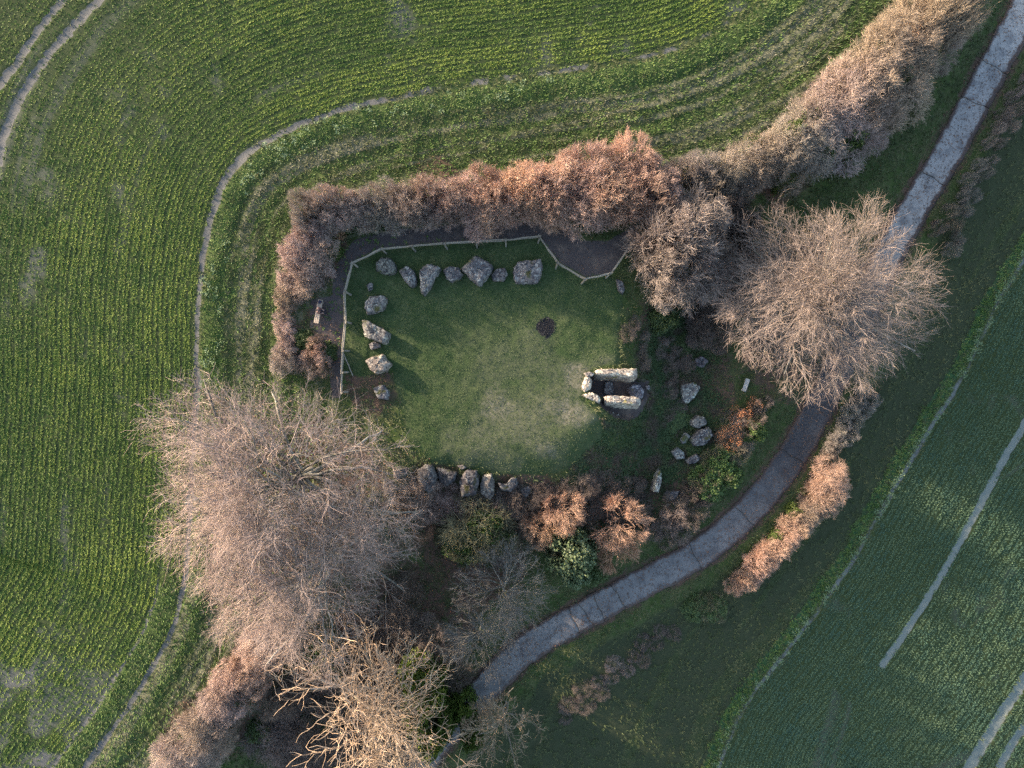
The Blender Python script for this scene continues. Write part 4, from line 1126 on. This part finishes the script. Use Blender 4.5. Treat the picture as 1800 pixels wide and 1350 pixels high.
# bonfire scar: charcoal lumps
def charcoal():
    rng = np.random.RandomState(3)
    n = 420
    a = rng.uniform(0, 6.28, n); r = .82 * np.sqrt(rng.uniform(0, 1, n))
    x = BURN[0] + np.cos(a) * r; y = BURN[1] + np.sin(a) * r
    z = hfast(x, y) + .02
    base = np.array([[1, 0, -.4], [-.5, .87, -.4], [-.5, -.87, -.4], [0, 0, 1.0]])
    V = []; T = []
    for i in range(n):
        s = rng.uniform(.02, .065); q = Matrix.Rotation(rng.uniform(0, 6), 3, (rng.normal(), rng.normal(), rng.normal() + .01))
        b = base * s * np.array([1, rng.uniform(.5, 1.5), .7])
        b = b @ np.array(q).T
        V.append(b + [x[i], y[i], z[i]]); o = i * 4
        T += [(o, o + 1, o + 3), (o + 1, o + 2, o + 3), (o + 2, o, o + 3), (o, o + 2, o + 1)]
    g = G("charcoal", .8, .3); g.color(g.mix(g.rng(g.noise(g.pos(), 12, 2), .5, .7), (.014, .014, .016), (.10, .10, .105)))
    tag(link("charcoal", mesh_np("charcoal", np.concatenate(V), None, T), g.m), "round black bonfire scar of charcoal lumps on the lawn", "charcoal", kind="stuff")
charcoal()

# ------------------------------------------------------------------ post and rail fence
def bar(a, b, w, h, jitter=0.0, rng=None, seg=4):
    a = np.array(a); b = np.array(b)
    d = norm((b - a)[None])[0]
    up = np.array([0, 0, 1.0]) if abs(d[2]) < .9 else np.array([1.0, 0, 0])
    s = norm(np.cross(d, up)[None])[0]; u = np.cross(s, d)
    V = []; Q = []
    for i in range(seg + 1):
        p = a + (b - a) * i / seg
        if rng is not None and 0 < i < seg: p = p + s * rng.normal(0, jitter) + u * rng.normal(0, jitter)
        k = 1 if rng is None else rng.uniform(.85, 1.1)
        for cx, cy in ((-.5, -.35), (-.35, -.5), (.35, -.5), (.5, -.35), (.5, .35), (.35, .5), (-.35, .5), (-.5, .35)):
            V.append(p + s * cx * w * k + u * cy * h * k)
    for i in range(seg):
        for j in range(8):
            j2 = (j + 1) % 8
            Q.append((i * 8 + j, i * 8 + j2, (i + 1) * 8 + j2, (i + 1) * 8 + j))
    for o, rev in ((0, 1), (seg * 8, 0)):
        for t in ((0, 1, 2, 7), (2, 3, 6, 7), (3, 4, 5, 6)):
            f = tuple(o + k for k in t); Q.append(f[::-1] if not rev else f)
    return np.array(V), Q

def build_fence():
    rng = np.random.RandomState(12)
    pts = [(599, 690), (600, 654), (602, 615), (606, 565), (605, 513), (618, 462), (670, 437), (723, 432), (781, 427), (836, 424), (889, 421), (948, 415), (981, 462), (1029, 490), (1074, 480), (1106, 437)]
    G3 = []
    for p in pts:
        x, y, z = W(p[0], p[1], 1.0); G3.append(np.array([x, y, z]))
    cen = np.array([0.0, 2.0])
    root = empty("fence", tuple(G3[0]), "weathered post and rail fence zigzagging between the lawn and the dark path", "fence")
    base = G3[0]
    for i, g in enumerate(G3):
        inn = cen - g[:2]; inn = inn / np.hypot(*inn)
        b = np.array([g[0] + inn[0] * .11, g[1] + inn[1] * .11, g[2]])
        lean = rng.normal(0, .03, 2)
        V, Q = bar(b + [inn[0] * .30, inn[1] * .30, -.2], b + [lean[0], lean[1], 1.22], .16, .13, .006, rng)
        o = link("post", mesh_np("post", V - base, Q), M['wood'], root); v = rng.uniform(.85, 1.15); o.color = (v, v, v, 1)
    for i in range(len(G3) - 1):
        for hgt, wd in ((1.03, .10), (.62, .10)):
            a = G3[i] + [0, 0, hgt + rng.normal(0, .03)]; b = G3[i + 1] + [0, 0, hgt + rng.normal(0, .03)]
            d = norm((b - a)[None])[0]
            V, Q = bar(a - d * .16, b + d * .16, wd, .11, .025, rng)
            V = V + np.array([0, 0, .013 * (i % 2)])
            o = link("rail", mesh_np("rail", V - base, Q), M['wood'], root); v = rng.uniform(.85, 1.2); o.color = (v, v * .99, v * .96, 1)
    # slipped rail
    x, y, z = W(604, 622, .6); x2, y2, z2 = W(621, 662, .1)
    V, Q = bar((x, y, z + .6), (x2, y2, z2 + .08), .09, .08, .015, rng)
    r = link("loose_rail", mesh_np("loose_rail", V - [x2, y2, z2], Q), M['wood'], None, (x2, y2, z2)); r.color = (1, 1, 1, 1)
    tag(r, "loose rail slanting down from the left end of the fence to the grass", "rail")
build_fence()

# ------------------------------------------------------------------ benches, bag, person
def bench(label, pa, pb, wid, hgt, col, planks=3, back=False):
    xa, ya, za = W(pa[0], pa[1], hgt); xb, yb, zb = W(pb[0], pb[1], hgt)
    c = ((xa + xb) / 2, (ya + yb) / 2); z = hz(*c)
    L = math.hypot(xb - xa, yb - ya)
    root = empty("bench", (c[0], c[1], z), label, "bench", rz=math.atan2(yb - ya, xb - xa))
    w = wid / planks
    for i in range(planks):
        yy = -wid / 2 + (i + .5) * w
        V, Q = bar((-L / 2, yy, hgt), (L / 2, yy, hgt), w * .93, .055)
        link("seat_plank", mesh_np("seat_plank", V, Q), M['bench'], root).color = (*col, 1)
    for sx in (-1, 1):
        for sy in (-1, 1):
            V, Q = bar((sx * L * .4, sy * wid * .32, -.1), (sx * L * .4, sy * wid * .32, hgt - .03), .1, .1, seg=1)
            link("leg", mesh_np("leg", V, Q), M['bench'], root).color = (*col, 1)
        V, Q = bar((sx * L * .4, -wid * .45, hgt - .06), (sx * L * .4, wid * .45, hgt - .06), .08, .06, seg=1)
        link("bearer", mesh_np("bearer", V, Q), M['bench'], root).color = (*col, 1)
    V, Q = bar((-L * .38, 0, hgt * .45), (L * .38, 0, hgt * .45), .06, .08, seg=1)
    link("stretcher", mesh_np("stretcher", V, Q), M['bench'], root).color = (*col, 1)
    return root, c, z, L
b1, bc, bz, bL = bench("pale wooden bench by the left hedge with a person sitting on it", (563.5, 526.5), (556, 568), .44, .46, (.72, .68, .65))
bench("empty pale bench with blue sky tint under the edge of the large tan tree", (1315, 666), (1307.5, 688), .40, .45, (.9, .96, 1.05))  # blue reflection of the sky put into the plank tint

def skin_mesh(name, joints, edges, mat, parent, sub=1, smooth=True):
    me = bpy.data.meshes.new(name)
    me.from_pydata([j[0] for j in joints], edges, [])
    o = link(name, me, mat, parent)
    md = o.modifiers.new("skin", 'SKIN'); md.use_smooth_shade = smooth
    for i, j in enumerate(joints):
        r = j[1]; me.skin_vertices[0].data[i].radius = (r, r) if not isinstance(r, tuple) else r
    me.skin_vertices[0].data[0].use_root = True
    ms = o.modifiers.new("sub", 'SUBSURF'); ms.levels = sub; ms.render_levels = sub
    return o

def person():
    # seated, local: +x = facing (towards the lawn), z=0 ground, seat at .48
    seat = .49
    px, py, z = W(558.5, 545.5, 1.0)
    # sit on the bench line
    root = empty("person", (px + .02, py, hz(px, py)), "person seated on the pale bench in dark clothes and a dusty red jacket back", "person", rz=math.radians(-12))
    skin = mat_plain("skin", (.42, .27, .20), .6); red = mat_plain("jacket_cloth", (.17, .082, .070), .85); dark = mat_plain("dark_cloth", (.022, .025, .038), .85); hair = mat_plain("hair", (.035, .028, .024), .7); shoe = mat_plain("shoe_leather", (.03, .028, .028), .6)
    J = [((-.02, 0, seat + .08), (.13, .16)), ((-.04, 0, seat + .28), (.12, .15)), ((-.03, 0, seat + .46), (.11, .17)), ((-.01, 0, seat + .56), .055), ((.02, 0, seat + .62), .05), ((.03, 0, seat + .70), (.075, .07)), ((.03, 0, seat + .80), (.085, .075)), ((.02, 0, seat + .87), .05)]
    E = [(0, 1), (1, 2), (2, 3), (3, 4), (4, 5), (5, 6), (6, 7)]
    def chain(start, pts):
        p = start
        for q in pts:
            J.append(q); E.append((p, len(J) - 1)); p = len(J) - 1
        return p
    arms = {}
    for s in (-1, 1):
        chain(0, [((.10, s * .10, seat + .07), .085), ((.44, s * .11, seat + .05), .062), ((.47, s * .11, .28), .052), ((.46, s * .11, .09), .04), ((.54, s * .12, .05), .035), ((.64, s * .13, .04), .03)])
        w = chain(2, [((-.02, s * .20, seat + .46), .06), ((.06, s * .25, seat + .24), .045), ((.25, s * .17, seat + .17), .035), ((.31, s * .145, seat + .165), .03), ((.36, s * .13, seat + .16), (.032, .018))])
        for k, ln in enumerate((.055, .065, .06, .045)):
            yy = s * (.16 - .02 * k)
            chain(w, [((.385, yy, seat + .158), .0095), ((.385 + ln * .6, yy, seat + .150), .009), ((.385 + ln, yy, seat + .128), .008)])
        chain(w - 1, [((.335, s * .115, seat + .165), .012), ((.365, s * .092, seat + .155), .010), ((.385, s * .085, seat + .145), .009)])
    J.append(((.12, 0, seat + .775), .012)); E.append((6, len(J) - 1))          # nose
    for s in (-1, 1):
        J.append(((.025, s * .092, seat + .775), .018)); E.append((6, len(J) - 1))   # ears
    skin_mesh("body", J, E, skin, root)
    jk = [((-.02, 0, seat + .04), (.15, .18)), ((-.05, 0, seat + .26), (.145, .175)), ((-.04, 0, seat + .46), (.125, .19)), ((-.02, 0, seat + .55), .075)]
    je = [(0, 1), (1, 2), (2, 3)]
    for s in (-1, 1):
        n = len(jk)
        jk += [((-.02, s * .20, seat + .465), .078), ((.06, s * .25, seat + .24), .062), ((.25, s * .17, seat + .175), .048)]
        je += [(2, n), (n, n + 1), (n + 1, n + 2)]
    skin_mesh("jacket", jk, je, red, root)
    tr = [((-.0, 0, seat + .07), (.14, .17))]; te = []
    for s in (-1, 1):
        n = len(tr)
        tr += [((.10, s * .10, seat + .08), .10), ((.44, s * .11, seat + .06), .078), ((.47, s * .11, .28), .068), ((.46, s * .11, .10), .06)]
        te += [(0, n), (n, n + 1), (n + 1, n + 2), (n + 2, n + 3)]
    skin_mesh("trousers", tr, te, dark, root)
    for s in (-1, 1):
        skin_mesh("shoe", [((.44, s * .11, .06), .05), ((.55, s * .12, .05), .048), ((.67, s * .13, .04), .038)], [(0, 1), (1, 2)], shoe, root)
    skin_mesh("hair", [((-.03, 0, seat + .74), (.085, .09)), ((-.015, 0, seat + .82), (.105, .105)), ((.01, 0, seat + .885), (.09, .085))], [(0, 1), (1, 2)], hair, root)
    for s in (-1, 1):
        skin_mesh("eye", [((.100, s * .03, seat + .785), .010), ((.106, s * .03, seat + .785), .009)], [(0, 1)], dark, root)
    skin_mesh("scarf", [((.05, -.10, seat + .53), .045), ((.08, 0, seat + .52), .05), ((.05, .10, seat + .53), .045)], [(0, 1), (1, 2)], dark, root)
person()

def rucksack():
    x, y, z = W(562.5, 531, .6)
    z = hz(x, y)
    cloth = mat_plain("bag_cloth", (.020, .022, .045), .8)
    root = empty("rucksack", (x, y, z + .49), "dark navy rucksack on the upper end of the occupied bench", "bag", rz=math.radians(8))
    skin_mesh("body", [((0, 0, .08), (.16, .17)), ((0, 0, .20), (.165, .17)), ((0, 0, .32), (.13, .14))], [(0, 1), (1, 2)], cloth, root, 2)
    skin_mesh("pocket", [((.14, 0, .07), (.06, .10)), ((.14, 0, .19), (.06, .10))], [(0, 1)], cloth, root, 1)
    skin_mesh("handle", [((0, -.06, .42), .012), ((0, -.03, .47), .012), ((0, .03, .47), .012), ((0, .06, .42), .012)], [(0, 1), (1, 2), (2, 3)], cloth, root, 1)
    for s in (-1, 1):
        skin_mesh("strap", [((-.12, s * .08, .36), .018), ((-.20, s * .09, .22), .018), ((-.13, s * .09, .06), .018)], [(0, 1), (1, 2)], cloth, root, 1)
rucksack()
